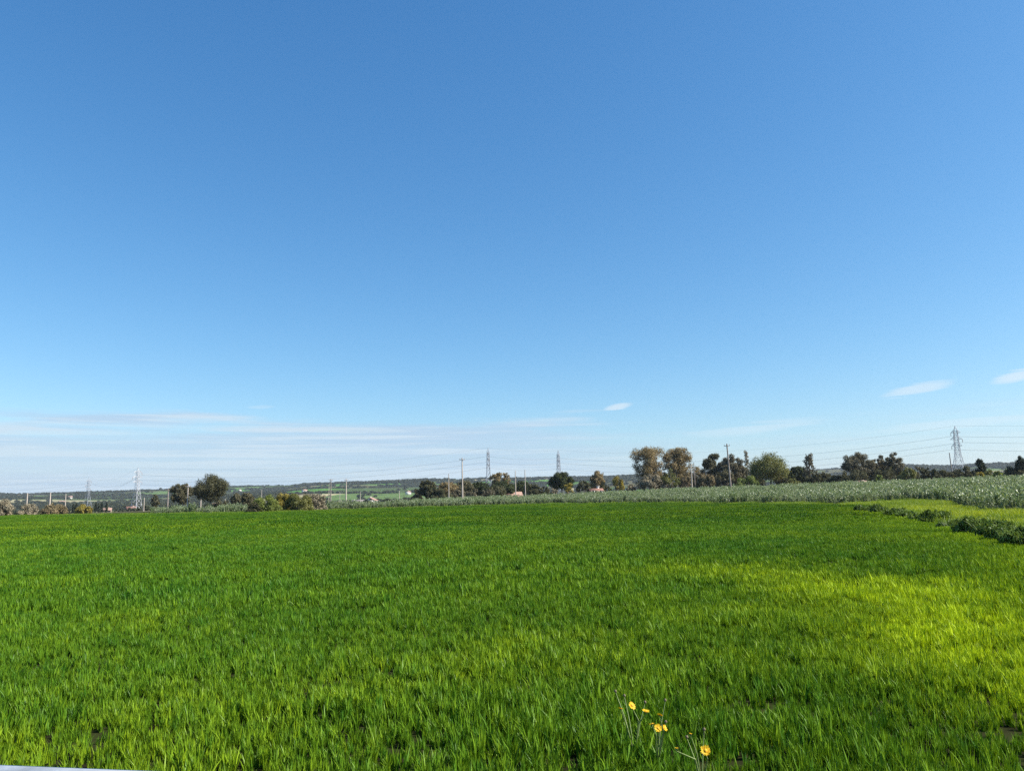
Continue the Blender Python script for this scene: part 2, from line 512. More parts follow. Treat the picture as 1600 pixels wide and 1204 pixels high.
def wheat_tint(x, y):
    """0 = deep green, 1 = yellow: the thin, yellowing stand on the right"""
    d = 0.01 + 0.34*vnoise(x, y, 2.8, 31) * vnoise(x, y, 0.45, 32) + 0.20*vnoise(x, y, 8.0, 33)**2
    wx = x + 1.3*(vnoise(x, y, 1.6, 34) - 0.5); wy = y + 1.8*(vnoise(x, y, 1.8, 35) - 0.5)
    # a long pale patch curving from the middle of the field to the near right corner
    patch = np.zeros_like(wx)
    for k in range(len(YEL) - 1):
        (ax_, ay_, ra), (bx_, by_, rb) = YEL[k], YEL[k+1]
        t_ = np.clip(((wx-ax_)*(bx_-ax_) + (wy-ay_)*(by_-ay_)) / ((bx_-ax_)**2 + (by_-ay_)**2), 0, 1)
        dd = np.hypot(wx - ax_ - t_*(bx_-ax_), wy - ay_ - t_*(by_-ay_)) / (ra + (rb-ra)*t_)
        patch = np.maximum(patch, (.10 + .90*np.minimum(1, (k + t_)/2.6)) * np.exp(-dd*dd*1.2))
    patch = patch*(0.55 + 0.8*vnoise(x, y, 0.5, 36)*vnoise(x, y, 1.1, 37)**.5)
    patch2 = patch3 = 0*patch
    dx_ = ditch_x(y) - wx
    edge = 0.45*np.exp(-np.clip(dx_, 0, 99)/2.2)
    dull = 0.10*sstep(-x, 0, 25)*sstep(y, 15, 60)
    return np.clip(d + 1.0*np.maximum(np.maximum(patch, patch2), np.maximum(patch3, edge)) - 0.5*dull*0, 0, 1)


def wheat_points(r0, r1, dens, src_n, s0, s1, seed, gaps=True, fin=None, fout=None):
    rg = np.random.default_rng(seed)
    x, y = scatter(r0, r1, dens, rg)
    r = np.hypot(x, y)
    ok = (r < edge_r(np.arctan2(x, y)) - 1.0) & (x < ditch_x(y) - 0.25) & (y > 2.75)
    if fin: ok &= rg.uniform(0, 1, len(x)) < sstep(r, *fin)
    if fout: ok &= rg.uniform(0, 1, len(x)) > sstep(r, *fout)
    # thin spots: fewer and shorter plants
    hole = vnoise(x, y, 0.42, 41) * 0.55 + vnoise(x, y, 0.19, 42) * 0.45
    thin = np.maximum(sstep(hole + 0.22*(vnoise(x, y, 4.0, 45) - 0.5), 0.40, 0.18), 0.9*sstep(vnoise(x, y, 0.16, 46)*.5 + vnoise(x, y, 0.36, 47)*.5, .45, .25))
    if gaps:
        ok &= rg.uniform(0, 1, len(x)) > np.where(r < 9.5, 0.12, 0.36)*thin
    x, y, thin = x[ok], y[ok], thin[ok]
    n = len(x)
    z = terrain(x, y)
    s = rg.uniform(s0, s1, n) * (0.72 + 0.50*vnoise(x, y, 0.8, 43)) * (0.82 + 0.36*vnoise(x, y, 5.0, 44)) * (1 - 0.35*thin)
    sz = s
    rot = np.stack([rg.normal(0, 0.10, n), rg.normal(0, 0.10, n), rg.uniform(0, 6.283, n)], 1)
    ti = np.clip(wheat_tint(x, y) + rg.normal(0, 1, n)*(0.03 + 0.20*wheat_tint(x, y)), 0, 1)
    return np.stack([x, y, z], 1), rot, np.stack([s, s, sz], 1), rg.integers(0, src_n, n), ti


def join_sets(*sets):
    return [np.concatenate(q) for q in zip(*sets)]


a = wheat_points(3.0, 16.0, 270, 8, 0.8, 1.2, 51, fout=(11, 16))
b = wheat_points(10.5, 54.0, 50, 6, 0.85, 1.2, 52, fin=(10.5, 14.5), fout=(34, 54))
c = wheat_points(32.0, 192.0, 3.8, 5, 0.85, 1.15, 53, gaps=False, fin=(32, 48))
order = lambda q, off: (q[0], q[1], q[2], q[3] + off, q[4])
P = join_sets(a, order(b, 8), order(c, 14))
instancer('wheat', *P, near_src + mid_src + far_src, 'dense young green wheat covering the whole near field', 'wheat')

# grass of the strip between the ditch line and the beans, and along the far field edge
verge_mat = leaf_mat('verge_grass_leaf', (0.090, 0.19, 0.010), (0.33, 0.40, 0.014), trans=0.36, rough=0.5, gloss=0.03, inst=True)
rg = np.random.default_rng(23)
v_src = [blades(60, 0.38, 0.12, 0.32, 0.008, 0.018, 0.8, rg, 3, verge_mat, 'verge_tuft') for _ in range(5)]


def bean_edge_ok(x, y, m=0.0):
    r = np.hypot(x, y); a_ = np.arctan2(x, y)
    return r > np.interp(a_, BE_A, BE_R) + m


BE_PX = [(1720, 815, 0), (1600, 801, 0), (1550, 799, 0), (1500, 792, 0), (1470, 788, 0), (1440, 786.5, 0), (1400, 786, 0), (1345, 787.5, 0)]
BE = np.array([ground_hit(a, b) for a, b, _ in BE_PX])
_o = np.argsort(np.arctan2(BE[:, 0], BE[:, 1]))
BE_A = np.concatenate([np.radians([-60, -33.6, -30.2, -24.6, -16.2, -9.4, -4.8, 0, 9.4, 14, 18.4, 22.6]), np.arctan2(BE[_o, 0], BE[_o, 1]), [math.radians(60)]])
BE_R = np.concatenate([[202, 192, 172, 148, 137, 152, 154, 168, 156, 126, 108, 98], np.hypot(BE[_o, 0], BE[_o, 1]), [40]])
rg = np.random.default_rng(54)
x, y = scatter(10, 150, 5.5, rg)
a_ = np.arctan2(x, y); r_ = np.hypot(x, y)
ok = ((x > ditch_x(y) + 0.1) | (r_ > edge_r(a_) - 2.5)) & (r_ < np.interp(a_, BE_A, BE_R) + 3.0)
x, y = x[ok], y[ok]
x2, y2 = scatter(90, 200, 3.0, rg)
a2 = np.arctan2(x2, y2); r2 = np.hypot(x2, y2)
ok = (r2 > edge_r(a2) - 2.0) & (r2 < edge_r(a2) + 7 + 6*vnoise(x2, y2, 9, 6))
x = np.concatenate([x, x2[ok]]); y = np.concatenate([y, y2[ok]])
n = len(x)
s = rg.uniform(0.6, 1.2, n) * (0.55 + 0.9*vnoise(x, y, 2.0, 61))
dd_ = np.where(y < 62, x - ditch_x(y), 99.)
near_d = np.exp(-np.clip(dd_, 0, 99)/1.0)*(y < DITCH[:, 1].max())
s = s*(1 + 0.5*near_d*(0.3 + vnoise(x, y, 1.6, 63)))
ti = np.clip((0.32 - 0.6*near_d + 0.75*vnoise(x, y, 3.0, 62) + rg.normal(0, 0.13, n)) * (1 - 0.6*sstep(np.hypot(x, y), 75, 110)), 0, 1)
instancer('verge_grass', np.stack([x, y, terrain(x, y)], 1), np.stack([rg.normal(0, .12, n), rg.normal(0, .12, n), rg.uniform(0, 6.28, n)], 1),
          np.stack([s, s, s], 1), rg.integers(0, 5, n), ti, v_src, 'yellow-green rough grass between the wheat and the bean crop', 'grass')

# ------------------------------------------------------------------ bean crop
def quads(C, Nn, T, L, W, tips=0.35):
    """leaf quads at centres C: normal Nn, long axis T"""
    T = T - (T*Nn).sum(1, keepdims=True)*Nn
    T /= np.maximum(np.linalg.norm(T, axis=1, keepdims=True), 1e-6)
    B = np.cross(Nn, T)
    L = np.asarray(L)[:, None]; W = np.asarray(W)[:, None]
    V = np.stack([C - T*L, C + B*W + T*L*0.05, C + T*L, C - B*W + T*L*0.05], 1).reshape(-1, 3)
    F = np.arange(len(C)*4).reshape(-1, 4)
    return V, F


def unit(v): return v / np.maximum(np.linalg.norm(v, axis=-1, keepdims=True), 1e-9)


def bean_mesh(rg, mat):
    C, Nn, T, L, W, vary = [], [], [], [], [], []
    stems = []
    for s_ in range(rg.integers(5, 8)):
        ang = rg.uniform(0, 6.28); lean = rg.uniform(0.08, 0.50); H = rg.uniform(0.9, 1.4)
        bx = rg.normal(0, 0.05, 2)
        stems.append([(0, 0, 0), (bx[0] + math.cos(ang)*lean*.35, bx[1] + math.sin(ang)*lean*.35, H*.5), (bx[0] + math.cos(ang)*lean, bx[1] + math.sin(ang)*lean, H*.97)])
        for q in range(26):
            t = (q + rg.uniform(0, 1)) / 26
            z = H * (0.10 + 0.90*t)
            cx = bx[0] + math.cos(ang)*lean*t**1.5; cy_ = bx[1] + math.sin(ang)*lean*t**1.5
            la = q*2.4 + rg.normal(0, 0.5); out_ = rg.uniform(0.03, 0.12)*(1.15 - 0.6*t)
            d = np.array([math.cos(la), math.sin(la), rg.uniform(0.1, 1.1)])
            C.append([cx + math.cos(la)*out_, cy_ + math.sin(la)*out_, z])
            T.append(d); Nn.append(unit(np.array([-math.cos(la)*0.7, -math.sin(la)*0.7, 0.8]) + rg.normal(0, 0.5, 3)))
            L.append(rg.uniform(0.065, 0.115)); W.append(rg.uniform(0.032, 0.054)); vary.append(rg.uniform(0, 1))
            if rg.uniform() < 0.035 and 0.3 < t < 0.85:      # white flowers close to the stem
                C.append([cx + math.cos(la+1)*0.03, cy_ + math.sin(la+1)*0.03, z + 0.02]); T.append([0, 0, 1.0])
                Nn.append(unit(rg.normal(0, 1, 3))); L.append(0.022); W.append(0.016); vary.append(4.0)
    C, Nn, T = np.array(C), unit(np.array(Nn)), unit(np.array(T, float))
    V, F = quads(C, Nn, T, L, W)
    mb = MB(); mb.add(V, F)
    for st in stems:
        mb.tube(st, [.012, .010, .006], 3)
    V, F = np.concatenate(mb.v), np.concatenate(mb.f)
    va = np.concatenate([np.repeat(vary, 4), np.full(len(V) - 4*len(vary), .3)])
    return mesh('bean_plant', V, F, mat, {'vary': ('POINT', va)})


def bean_material():
    m, t = new_mat('bean_leaf')
    a2 = N(t, 'ShaderNodeAttribute', attribute_name='vary')
    oi = N(t, 'ShaderNodeObjectInfo')
    c = MIX(t, a2.outputs['Fac'], rgb(.060, .105, .028), rgb(.37, .42, .25))
    c = MIX(t, M(t, 'MULTIPLY', MR(t, oi.outputs['Random'], 0.0, 0.45, 1.0, 0.0, False), 0.45), c, rgb(.34, .38, .24))
    c = MIX(t, MR(t, oi.outputs['Random'], 0.5, 1.0, 0.0, 0.55, False), c, rgb(.16, .235, .060))
    c = MIX(t, M(t, 'GREATER_THAN', a2.outputs['Fac'], 2.0), c, rgb(.75, .75, .72))
    d = N(t, 'ShaderNodeBsdfDiffuse'); t.links.new(c, d.inputs[0])
    tr = N(t, 'ShaderNodeBsdfTranslucent'); t.links.new(MIX(t, 1.0, c, rgb(1.2, 1.2, .6), 'MULTIPLY'), tr.inputs[0])
    mx = N(t, 'ShaderNodeMixShader'); mx.inputs[0].default_value = 0.28
    t.links.new(d.outputs[0], mx.inputs[1]); t.links.new(tr.outputs[0], mx.inputs[2])
    g = N(t, 'ShaderNodeBsdfGlossy'); g.inputs['Roughness'].default_value = 0.45
    mg = N(t, 'ShaderNodeMixShader'); mg.inputs[0].default_value = 0.06
    t.links.new(mx.outputs[0], mg.inputs[1]); t.links.new(g.outputs[0], mg.inputs[2])
    out(t, mg.outputs[0])
    return m


bean_mat = bean_material()
rg = np.random.default_rng(29)
bean_src = [bean_mesh(rg, bean_mat) for _ in range(7)]
x, y = scatter(38, 222, 1.45, rg, 44)
a_ = np.arctan2(x, y); r_ = np.hypot(x, y)
edge_j = np.interp(a_, BE_A, BE_R) + 7.0*(vnoise(x, y, 5.0, 71) - 0.5) + 4.0*(vnoise(x, y, 2.0, 72) - 0.5)
fare = np.interp(a_, np.radians([-60, -25.6, -25, -14, -9, -4, 40]), [0, 0, 160, 152, 175, 215, 222])
ok = (r_ > edge_j) & (r_ < fare) & (vnoise(x, y, 1.3, 73) > 0.26) & ~((a_ > math.radians(-18.9)) & (a_ < math.radians(-14.2)) & (r_ < 165))
x, y, a_, r_ = x[ok], y[ok], a_[ok], r_[ok]
n = len(x)
s = rg.uniform(0.7, 1.2, n) * (0.68 + 0.60*vnoise(x, y, 2.6, 74))
rz = rg.uniform(0, 6.283, n); ix = rg.integers(0, 7, n)
tlt = rg.normal(0, 0.08, (n, 2))
z = terrain(x, y)
fin = np.abs(a_) < math.radians(35.0)
depth_in = r_ - edge_j[ok]
score = s / r_ * np.where(fin, 1, 0) * np.where(depth_in < 3.0, 1, 0.35)
top = np.argsort(-score)[:300]
for i in top:
    o = bpy.data.objects.new('bean_plant', bean_src[ix[i]]); COL.objects.link(o)
    o.location = (x[i], y[i], z[i]); o.rotation_euler = (tlt[i, 0], tlt[i, 1], rz[i]); o.scale = (s[i],)*3
    tag(o, 'grey-green bean plant on the nearest edge of the bean field', 'bean plant', 'bean plants along the near edge of the bean field')
rest = np.ones(n, bool); rest[top] = False
instancer('bean_crop', np.stack([x, y, z], 1)[rest], np.concatenate([tlt, rz[:, None]], 1)[rest], np.repeat(s[rest, None], 3, 1), ix[rest],
          np.zeros(rest.sum()), bean_src, 'grey-green bean crop stretching back to the tree line', 'bean crop')

# ------------------------------------------------------------------ trees and bushes
bark = plain('bark', (0.17, 0.14, 0.11), 0.9, var=0.3, scale=2.0)
pale_bark = plain('pale_bark', (0.33, 0.28, 0.23), 0.85, var=0.35, scale=1.5)
twig = plain('twig', (0.22, 0.165, 0.13), 0.9, var=0.3, scale=2.0)
LM = {
    'pine': leaf_mat('pine_needles', (.020, .030, .010), (.070, .082, .024), 0.12, 0.6, 0.015),
    'euc': leaf_mat('eucalyptus_leaf', (.115, .090, .036), (.36, .275, .135), 0.22, 0.5, 0.02, tcol=(1.15, 1.0, .7)),
    'darkeuc': leaf_mat('dark_olive_leaf', (.040, .042, .018), (.180, .160, .085), 0.2, 0.5, 0.02, tcol=(1.1, 1.05, .7)),
    'greyeuc': leaf_mat('grey_leaf', (.055, .052, .028), (.215, .185, .115), 0.2, 0.5, 0.02, tcol=(1.1, 1.05, .8)),
    'green': leaf_mat('mid_green_leaf', (.060, .076, .018), (.250, .240, .070), 0.22, 0.5, 0.02),
    'bright': leaf_mat('bright_green_leaf', (.070, .10, .020), (.22, .26, .055), 0.28, 0.5, 0.02),
    'yellow': leaf_mat('yellow_green_leaf', (.17, .14, .028), (.38, .31, .06), 0.28, 0.5, 0.02),
    'brown': leaf_mat('brown_twiggy_leaf', (.10, .080, .042), (.26, .205, .11), 0.15, 0.7, 0.01, tcol=(1.1, .95, .75)),
    'grey': leaf_mat('grey_twiggy_leaf', (.17, .15, .10), (.34, .29, .195), 0.15, 0.7, 0.01, tcol=(1.05, 1, .9)),
    'dark': leaf_mat('dark_shade_leaf', (.030, .033, .014), (.120, .114, .054), 0.2, 0.55, 0.015),  # dark olive foliage colour, tone varied at random per clump
    'cypress': leaf_mat('cypress_leaf', (.012, .018, .010), (.034, .044, .020), 0.08, 0.6, 0.015),
    'weed': leaf_mat('weed_leaf', (.036, .075, .014), (.16, .23, .036), 0.25, 0.5, 0.02),
}


def clumps(kind, H, Wd, rg):
    """clump centres and radii inside the crown's outline; z from the ground"""
    R = Wd / 2; out_ = []
    if kind == 'round':
        for _ in range(80):
            d = unit(rg.normal(0, 1, 3)); q = rg.uniform(0.35, 1.0)**0.6
            rc = rg.uniform(0.19, 0.33)*R
            out_.append((*(d*[R-rc, R-rc, H*0.42-rc]*q + [0, 0, H*0.56]), rc))
    elif kind == 'oak':
        for _ in range(58):
            d = unit(rg.normal(0, 1, 3)); q = rg.uniform(0.3, 1.0)**0.55
            rc = rg.uniform(0.14, 0.26)*R
            p = d*[R-rc, R-rc, H*0.43-rc]*q + [0, 0, H*0.57]
            p[:2] *= 1.0 - 0.35*max(0, (0.5*H - p[2]) / (0.5*H))
            out_.append((*p, rc))
    elif kind == 'euc':
        nl = rg.integers(6, 9)
        for i in range(nl):
            zt = H*(0.50 + 0.46*(i + rg.uniform(0, 1))/nl); an = i*2.4 + rg.uniform(-.5, .5)
            rr_ = R*rg.uniform(0.20, 0.72)*(1.15 - 0.5*(zt/H))
            cx, cy_ = rr_*math.cos(an), rr_*math.sin(an)
            for _ in range(7):
                rc = rg.uniform(0.16, 0.30)*R
                o3 = rg.normal(0, 1, 3)*[0.26*R, 0.26*R, 0.085*H]
                zz = min(max(zt + o3[2], 0.3*H), H - rc)
                out_.append((cx + o3[0], cy_ + o3[1], zz, rc))
        for _ in range(20):
            out_.append((rg.normal(0, .42)*R, rg.normal(0, .42)*R, H*rg.uniform(.16, .62), rg.uniform(.14, .28)*R))
    elif kind == 'umbrella':
        for _ in range(60):
            an = rg.uniform(0, 6.28); q = math.sqrt(rg.uniform(0, 1)); rc = rg.uniform(0.13, 0.22)*R
            zt = H*(0.50 + 0.46*math.sqrt(max(0, 1 - 0.92*q*q)))
            out_.append(((R-rc)*q*math.cos(an), (R-rc)*q*math.sin(an), min(zt - rg.uniform(0, .30)*H*(1-q), H-rc), rc))
    elif kind == 'dome':
        for _ in range(70):
            an = rg.uniform(0, 6.28); q = math.sqrt(rg.uniform(0, 1)); rc = rg.uniform(0.13, 0.22)*R
            zt = H*(0.40 + 0.58*math.sqrt(max(0, 1 - 0.95*q*q)))
            lo = H*(0.22 + 0.16*q)
            out_.append(((R-rc)*q*math.cos(an), (R-rc)*q*math.sin(an), min(lo + (zt-lo)*rg.uniform(0, 1)**.6, H-rc), rc))
    elif kind == 'cypress':
        for i in range(34):
            t = (i + .5)/34; w = R*min(1.0, 0.62 + 1.4*t)*(1.0 if t < .65 else 1 - ((t-.65)/.35)**2*0.72)
            an = rg.uniform(0, 6.28); rc = rg.uniform(.5, .7)*w
            out_.append(((w-rc)*math.cos(an), (w-rc)*math.sin(an), H*(0.05 + 0.93*t) - rc*0.4, rc))
    elif kind == 'conifer':
        for i in range(40):
            t = (i + rg.uniform(0, 1))/40; w = R*(1.0 - 0.55*t)*rg.uniform(.35, 1.0)
            an = i*2.4; rc = rg.uniform(.16, .30)*R
            out_.append((w*math.cos(an), w*math.sin(an), H*(0.25 + 0.72*t), rc))
    elif kind == 'spire':
        for i in range(26):
            t = (i + .5)/26; w = R*(1 - 0.8*t)*rg.uniform(.1, .7); an = i*2.4
            out_.append((w*math.cos(an), w*math.sin(an), H*(0.2 + 0.78*t), rg.uniform(.22, .4)*R))
    else:   # bush: half dome down to the ground
        for _ in range(36):
            an = rg.uniform(0, 6.28); q = math.sqrt(rg.uniform(0, 1)); rc = min(rg.uniform(.16, .30)*R, 0.34*H)
            zt = (H-rc)*math.sqrt(max(0.02, 1 - 0.75*q*q))*rg.uniform(.40, 1.0)**.7
            out_.append(((R-rc)*q*math.cos(an), (R-rc)*q*math.sin(an), max(zt, rc*0.6), rc))
    o = np.array(out_)
    o[:, 2] *= (H*1.0 - .8*o[:, 3].mean())/o[:, 2].max() if kind in ('bush', 'euc') else 1
    if kind == 'bush':
        lo = rg.uniform(0, 1, len(o)) < .38
        o[lo, 2] = np.minimum(o[lo, 2], o[lo, 3]*.75)
    ext = np.percentile(np.hypot(o[:, 0], o[:, 1]) + o[:, 3], 92)
    o[:, :2] *= R/ext
    return o


def crown(kind, H, Wd, leaf, rg, mat, cover=2.2, stretch=1.0, upright=0.0):
    cl = clumps(kind, H, Wd, rg)
    area = 4*math.pi*cl[:, 3]**2
    n = int(min(cover*area.sum()/(leaf*leaf*2.2), 20000))
    ci = rg.choice(len(cl), n, p=area/area.sum())
    d = unit(rg.normal(0, 1, (n, 3)))
    q = rg.uniform(0.15, 1.0, n)**0.45
    q *= 1 + 0.18*rg.normal(0, 1, n).clip(-1, 2)
    C = cl[ci, :3] + d*(q*cl[ci, 3])[:, None]
    C[:, 2] = np.maximum(C[:, 2], 0.05)
    Nn = unit(d*0.8 + rg.normal(0, 0.55, (n, 3)) + [0, 0, 0.25])
    T = unit(rg.normal(0, 1, (n, 3)) + [0, 0, upright])
    sc_ = rg.uniform(0.55, 1.25, n)*leaf
    V, F = quads(C, Nn, T, sc_*stretch, sc_*0.62)
    ctint = rg.uniform(0.1, 0.9, len(cl))
    tint = np.clip(0.65*ctint[ci] + 0.35*rg.uniform(0, 1, n), 0, 1)
    return mesh('crown', V, F, mat, {'tint': ('POINT', np.repeat(tint, 4)), 'vary': ('POINT', np.repeat(rg.uniform(0, 1, n), 4))}), cl


SPEC_N = [0]


def plant(name, kind, mat, label, px, top_py, w_px, D, group=None, leaf=None, cat='tree', barkm=None, cover=2.2, stretch=1.0, upright=0.0,
          seed=None, part='crown', Hmax=None, trunk_h=0.0, dz=0.0, sink=0.0):
    """a tree or bush standing at horizontal distance D; its top and spread come from the angle it fills in the photograph"""
    SPEC_N[0] += 1
    rg = np.random.default_rng(1000 + (seed if seed is not None else SPEC_N[0]))
    d = px_dir(px, top_py); h = math.hypot(d.x, d.y)
    X, Y = d.x/h*D, d.y/h*D
    gz = float(hill(np.array([X]), np.array([Y]))[0]) if D > HR0 + 20 else float(terrain(np.array([X]), np.array([Y]))[0])
    H = CAM.z + D*d.z/h - gz + dz
    Wd = w_px/F_PX*D*h*1.0
    leaf = leaf or max(D/770*0.55, 0.05)
    root = empty(name, (X, Y, gz - sink))
    H += sink
    me, cl = crown(kind, H, Wd, leaf, rg, LM[mat], cover, stretch, upright)
    me.name = part
    obj(part, me, root)
    tb = MB()
    bk = barkm or bark
    if part == 'crown':
        hb = H*{'round': .55, 'oak': .5, 'euc': .62, 'umbrella': .62, 'dome': .6, 'cypress': .9, 'conifer': .95, 'spire': .97}.get(kind, .5)
        r0 = 0.008*H if kind == 'spire' else max(0.022*H, 0.12)
        bend = rg.normal(0, 0.02*H, 2)
        pts = [(0, 0, -0.2), (bend[0]*.3, bend[1]*.3, hb*.33), (bend[0]*.8, bend[1]*.8, hb*.66), (bend[0], bend[1], hb)]
        tb.tube(pts, [r0*1.25, r0, r0*.8, r0*.45], 7)
        for j in rg.choice(len(cl), min(len(cl), 14), replace=False):
            z0 = hb*rg.uniform(.45, .95)
            p0 = np.array([bend[0]*z0/hb, bend[1]*z0/hb, min(z0, max(cl[j, 2]*.8, .1))])
            p1 = cl[j, :3]; mid = (p0 + p1)/2 + [0, 0, -0.03*H]
            tb.tube([p0, mid, p1], [r0*.42, r0*.28, r0*.10], 5)
        tb.build('trunk', bk, root, True)
    else:
        for j in range(min(len(cl), 16)):
            p1 = cl[j, :3]; tb.tube([(p1[0]*.15, p1[1]*.15, -.1), (p1[0]*.6, p1[1]*.6, p1[2]*.55), p1], [.035*H**.5, .025*H**.5, .01], 4)
        tb.build('stem', bk, root, True)
    tag(root, label, cat, group)
    return root


ROW = 'trees along the far edge of the bean field'
T = plant
# far left
T('bare_thicket', 'bush', 'grey', 'bare grey-brown thicket at the left edge of the picture', -2, 778, 44, 190, cat='bush', part='twigs', barkm=twig, cover=1.3, stretch=1.6, upright=1.0)
T('bare_thicket', 'bush', 'grey', 'bare grey thicket between the two leftmost poles', 46, 787, 26, 195, cat='bush', part='twigs', barkm=twig, cover=1.2, stretch=1.6, upright=1.0)
T('bare_thicket', 'bush', 'brown', 'wide bare brown thicket around the second and third poles from the left', 85, 786, 40, 195, cat='bush', part='twigs', barkm=twig, cover=1.3, stretch=1.6, upright=1.0)
T('leafy_bush', 'bush', 'yellow', 'yellow-green bush below the smaller left lattice pylon', 131, 787, 22, 230, cat='bush', part='foliage')
for q, (px, tp) in enumerate(((115, 786), (119.5, 785), (150, 784), (154.5, 785), (159.5, 783), (167, 783.5))):
    T('cypress_tree', 'cypress', 'cypress', (('slim dark cypress left of the yellow bush, %s of the two' % ('left', 'right')[q]) if q < 2 else 'slim dark cypress left of the tall left pylon, %s of a row of four' % ('first', 'second', 'third', 'last')[q - 2]),
      px, tp, 3.6, 420, 'slim cypresses near the yellow bush' if q < 2 else 'row of slim cypresses on the left')
T('evergreen_tree', 'oak', 'darkeuc', 'narrow dark tree just right of the tall left pylon', 243, 771, 13, 210)
T('evergreen_tree', 'oak', 'darkeuc', 'ragged dark tree with a timber pole in front, left of the big round tree', 284, 752, 36, 215, seed=5)
T('evergreen_tree', 'round', 'dark', 'largest dark round-crowned tree standing alone on the left', 331, 735, 54, 205, seed=12, cover=1.9)
T('leafy_bush', 'bush', 'darkeuc', 'low dark bush at the foot of the big round tree', 347, 778, 22, 215, cat='bush', part='foliage')
T('evergreen_tree', 'round', 'darkeuc', 'small dark tree right of the big round tree, the smaller of two', 369, 769, 17, 220)
T('evergreen_tree', 'round', 'darkeuc', 'small dark tree right of the big round tree, the larger of two', 387, 767, 21, 212)
T('leafy_bush', 'bush', 'dark', 'low dark shrub at the left end of the olive thicket', 397, 783, 26, 137, cat='bush', part='foliage')
T('leafy_bush', 'bush', 'bright', 'olive-green shrub at the left end of the long thicket', 418, 772, 46, 138, cat='bush', part='foliage', cover=1.8)
T('leafy_bush', 'bush', 'yellow', 'yellowish twiggy shrub in the middle of the long thicket', 444, 770, 42, 140, cat='bush', part='foliage', cover=1.4, stretch=1.4, upright=.8)
T('leafy_bush', 'bush', 'green', 'brown-green shrub right of the middle of the long thicket', 468, 769, 44, 138, cat='bush', part='foliage', cover=1.7)
T('bare_thicket', 'bush', 'grey', 'pinkish bare thicket at the right end of the long thicket', 494, 768, 38, 141, cat='bush', part='twigs', barkm=twig, cover=1.2, stretch=1.6, upright=1.0)
# middle
T('conifer_tree', 'oak', 'dark', 'dark conifer-like tree at the left end of the middle grove', 667, 748, 34, 235, seed=31)
T('olive_tree', 'round', 'euc', 'tan-leaved tree behind the thin pole in the middle grove', 699, 750, 34, 240)
T('leafy_bush', 'bush', 'dark', 'dark bush below the tan tree of the middle grove', 690, 763, 40, 230, cat='bush', part='foliage')
T('olive_tree', 'round', 'darkeuc', 'dark tree behind the tall middle pole', 726, 746, 30, 245)
T('leafy_bush', 'bush', 'greyeuc', 'grey-green bush right of the tall middle pole', 737, 761, 26, 230, cat='bush', part='foliage')
T('stone_pine', 'dome', 'pine', 'dark flat pine right of the tall middle pole', 750, 752, 36, 260)
T('stone_pine', 'dome', 'pine', 'dark flat pine below the middle lattice pylon', 783, 751, 46, 262)
T('leafy_bush', 'bush', 'greyeuc', 'rounded grey bush left of the long red roof', 762, 763, 28, 232, cat='bush', part='foliage')
T('eucalyptus_tree', 'euc', 'euc', 'tan eucalyptus rising behind the pines right of the middle pylon', 776, 738, 22, 300)
T('eucalyptus_tree', 'euc', 'euc', 'pale bare-topped eucalyptus behind the pines over the red roof', 791, 738, 14, 300, cover=1.3)
T('stone_pine', 'dome', 'pine', 'dark pine behind the pair of poles in the middle', 812, 751, 36, 270)
T('leafy_bush', 'bush', 'dark', 'dark shrubs right of the pair of middle poles', 832, 756, 30, 235, cat='bush', part='foliage')
T('leafy_bush', 'bush', 'dark', 'low dark bush left of the umbrella-shaped pine', 851, 759, 22, 236, cat='bush', part='foliage')
T('stone_pine', 'dome', 'pine', 'umbrella-shaped stone pine standing in the middle of the tree line', 877, 737, 43, 240, seed=44, cover=2.6)
T('leafy_bush', 'bush', 'yellow', 'yellow twiggy shrub in front of the umbrella pine', 888, 752, 17, 228, cat='bush', part='foliage', stretch=1.5, upright=1.0)
T('leafy_bush', 'bush', 'grey', 'small grey bush at the left foot of the umbrella pine', 866, 763, 14, 228, cat='bush', part='foliage')
T('eucalyptus_tree', 'round', 'euc', 'tan round-topped tree rising behind the small red house', 932, 732, 27, 262, cover=1.8)
T('leafy_bush', 'bush', 'dark', 'dark bush left of the small red house', 913, 750, 28, 245, cat='bush', part='foliage')
T('leafy_bush', 'bush', 'dark', 'dark bush between the small red house and the yellow shrub', 943, 752, 20, 252, cat='bush', part='foliage')
T('leafy_bush', 'bush', 'yellow', 'tall yellow-green shrub right of the small red house', 963, 744, 27, 238, cat='bush', part='foliage', cover=1.8)
T('leafy_bush', 'bush', 'grey', 'small pale shrub right of the tall yellow shrub', 986, 755, 18, 238, cat='bush', part='foliage')
# right grove
T('eucalyptus_tree', 'euc', 'euc', 'tall tan eucalyptus with bare branches at the left end of the right grove', 1014, 697, 58, 232, ROW, barkm=pale_bark, seed=62, cover=1.35)
T('eucalyptus_tree', 'euc', 'euc', 'tall tan eucalyptus with a rounded top, second of the right grove', 1059, 698, 52, 236, ROW, barkm=pale_bark, seed=66, cover=1.45)
T('leafy_bush', 'bush', 'grey', 'grey twiggy shrub at the foot of the leftmost tall eucalyptus', 1018, 741, 40, 226, cat='bush', part='foliage', stretch=1.5, upright=1.0)
T('leafy_bush', 'bush', 'green', 'dark olive bush between the two tall tan eucalyptus trees', 1047, 731, 34, 228, cat='bush', part='foliage')
T('leafy_bush', 'bush', 'brown', 'tan shrub left of the short pair of poles in the right grove', 1071, 738, 24, 228, cat='bush', part='foliage')
T('bare_thicket', 'bush', 'brown', 'rusty-brown rounded bare bush in the right grove', 1103, 738, 34, 224, cat='bush', part='twigs', barkm=twig, cover=1.7, stretch=1.5, upright=.6)
T('eucalyptus_tree', 'euc', 'darkeuc', 'dark ragged eucalyptus left of the tallest pole', 1111, 708, 34, 238, ROW, barkm=pale_bark, seed=70)
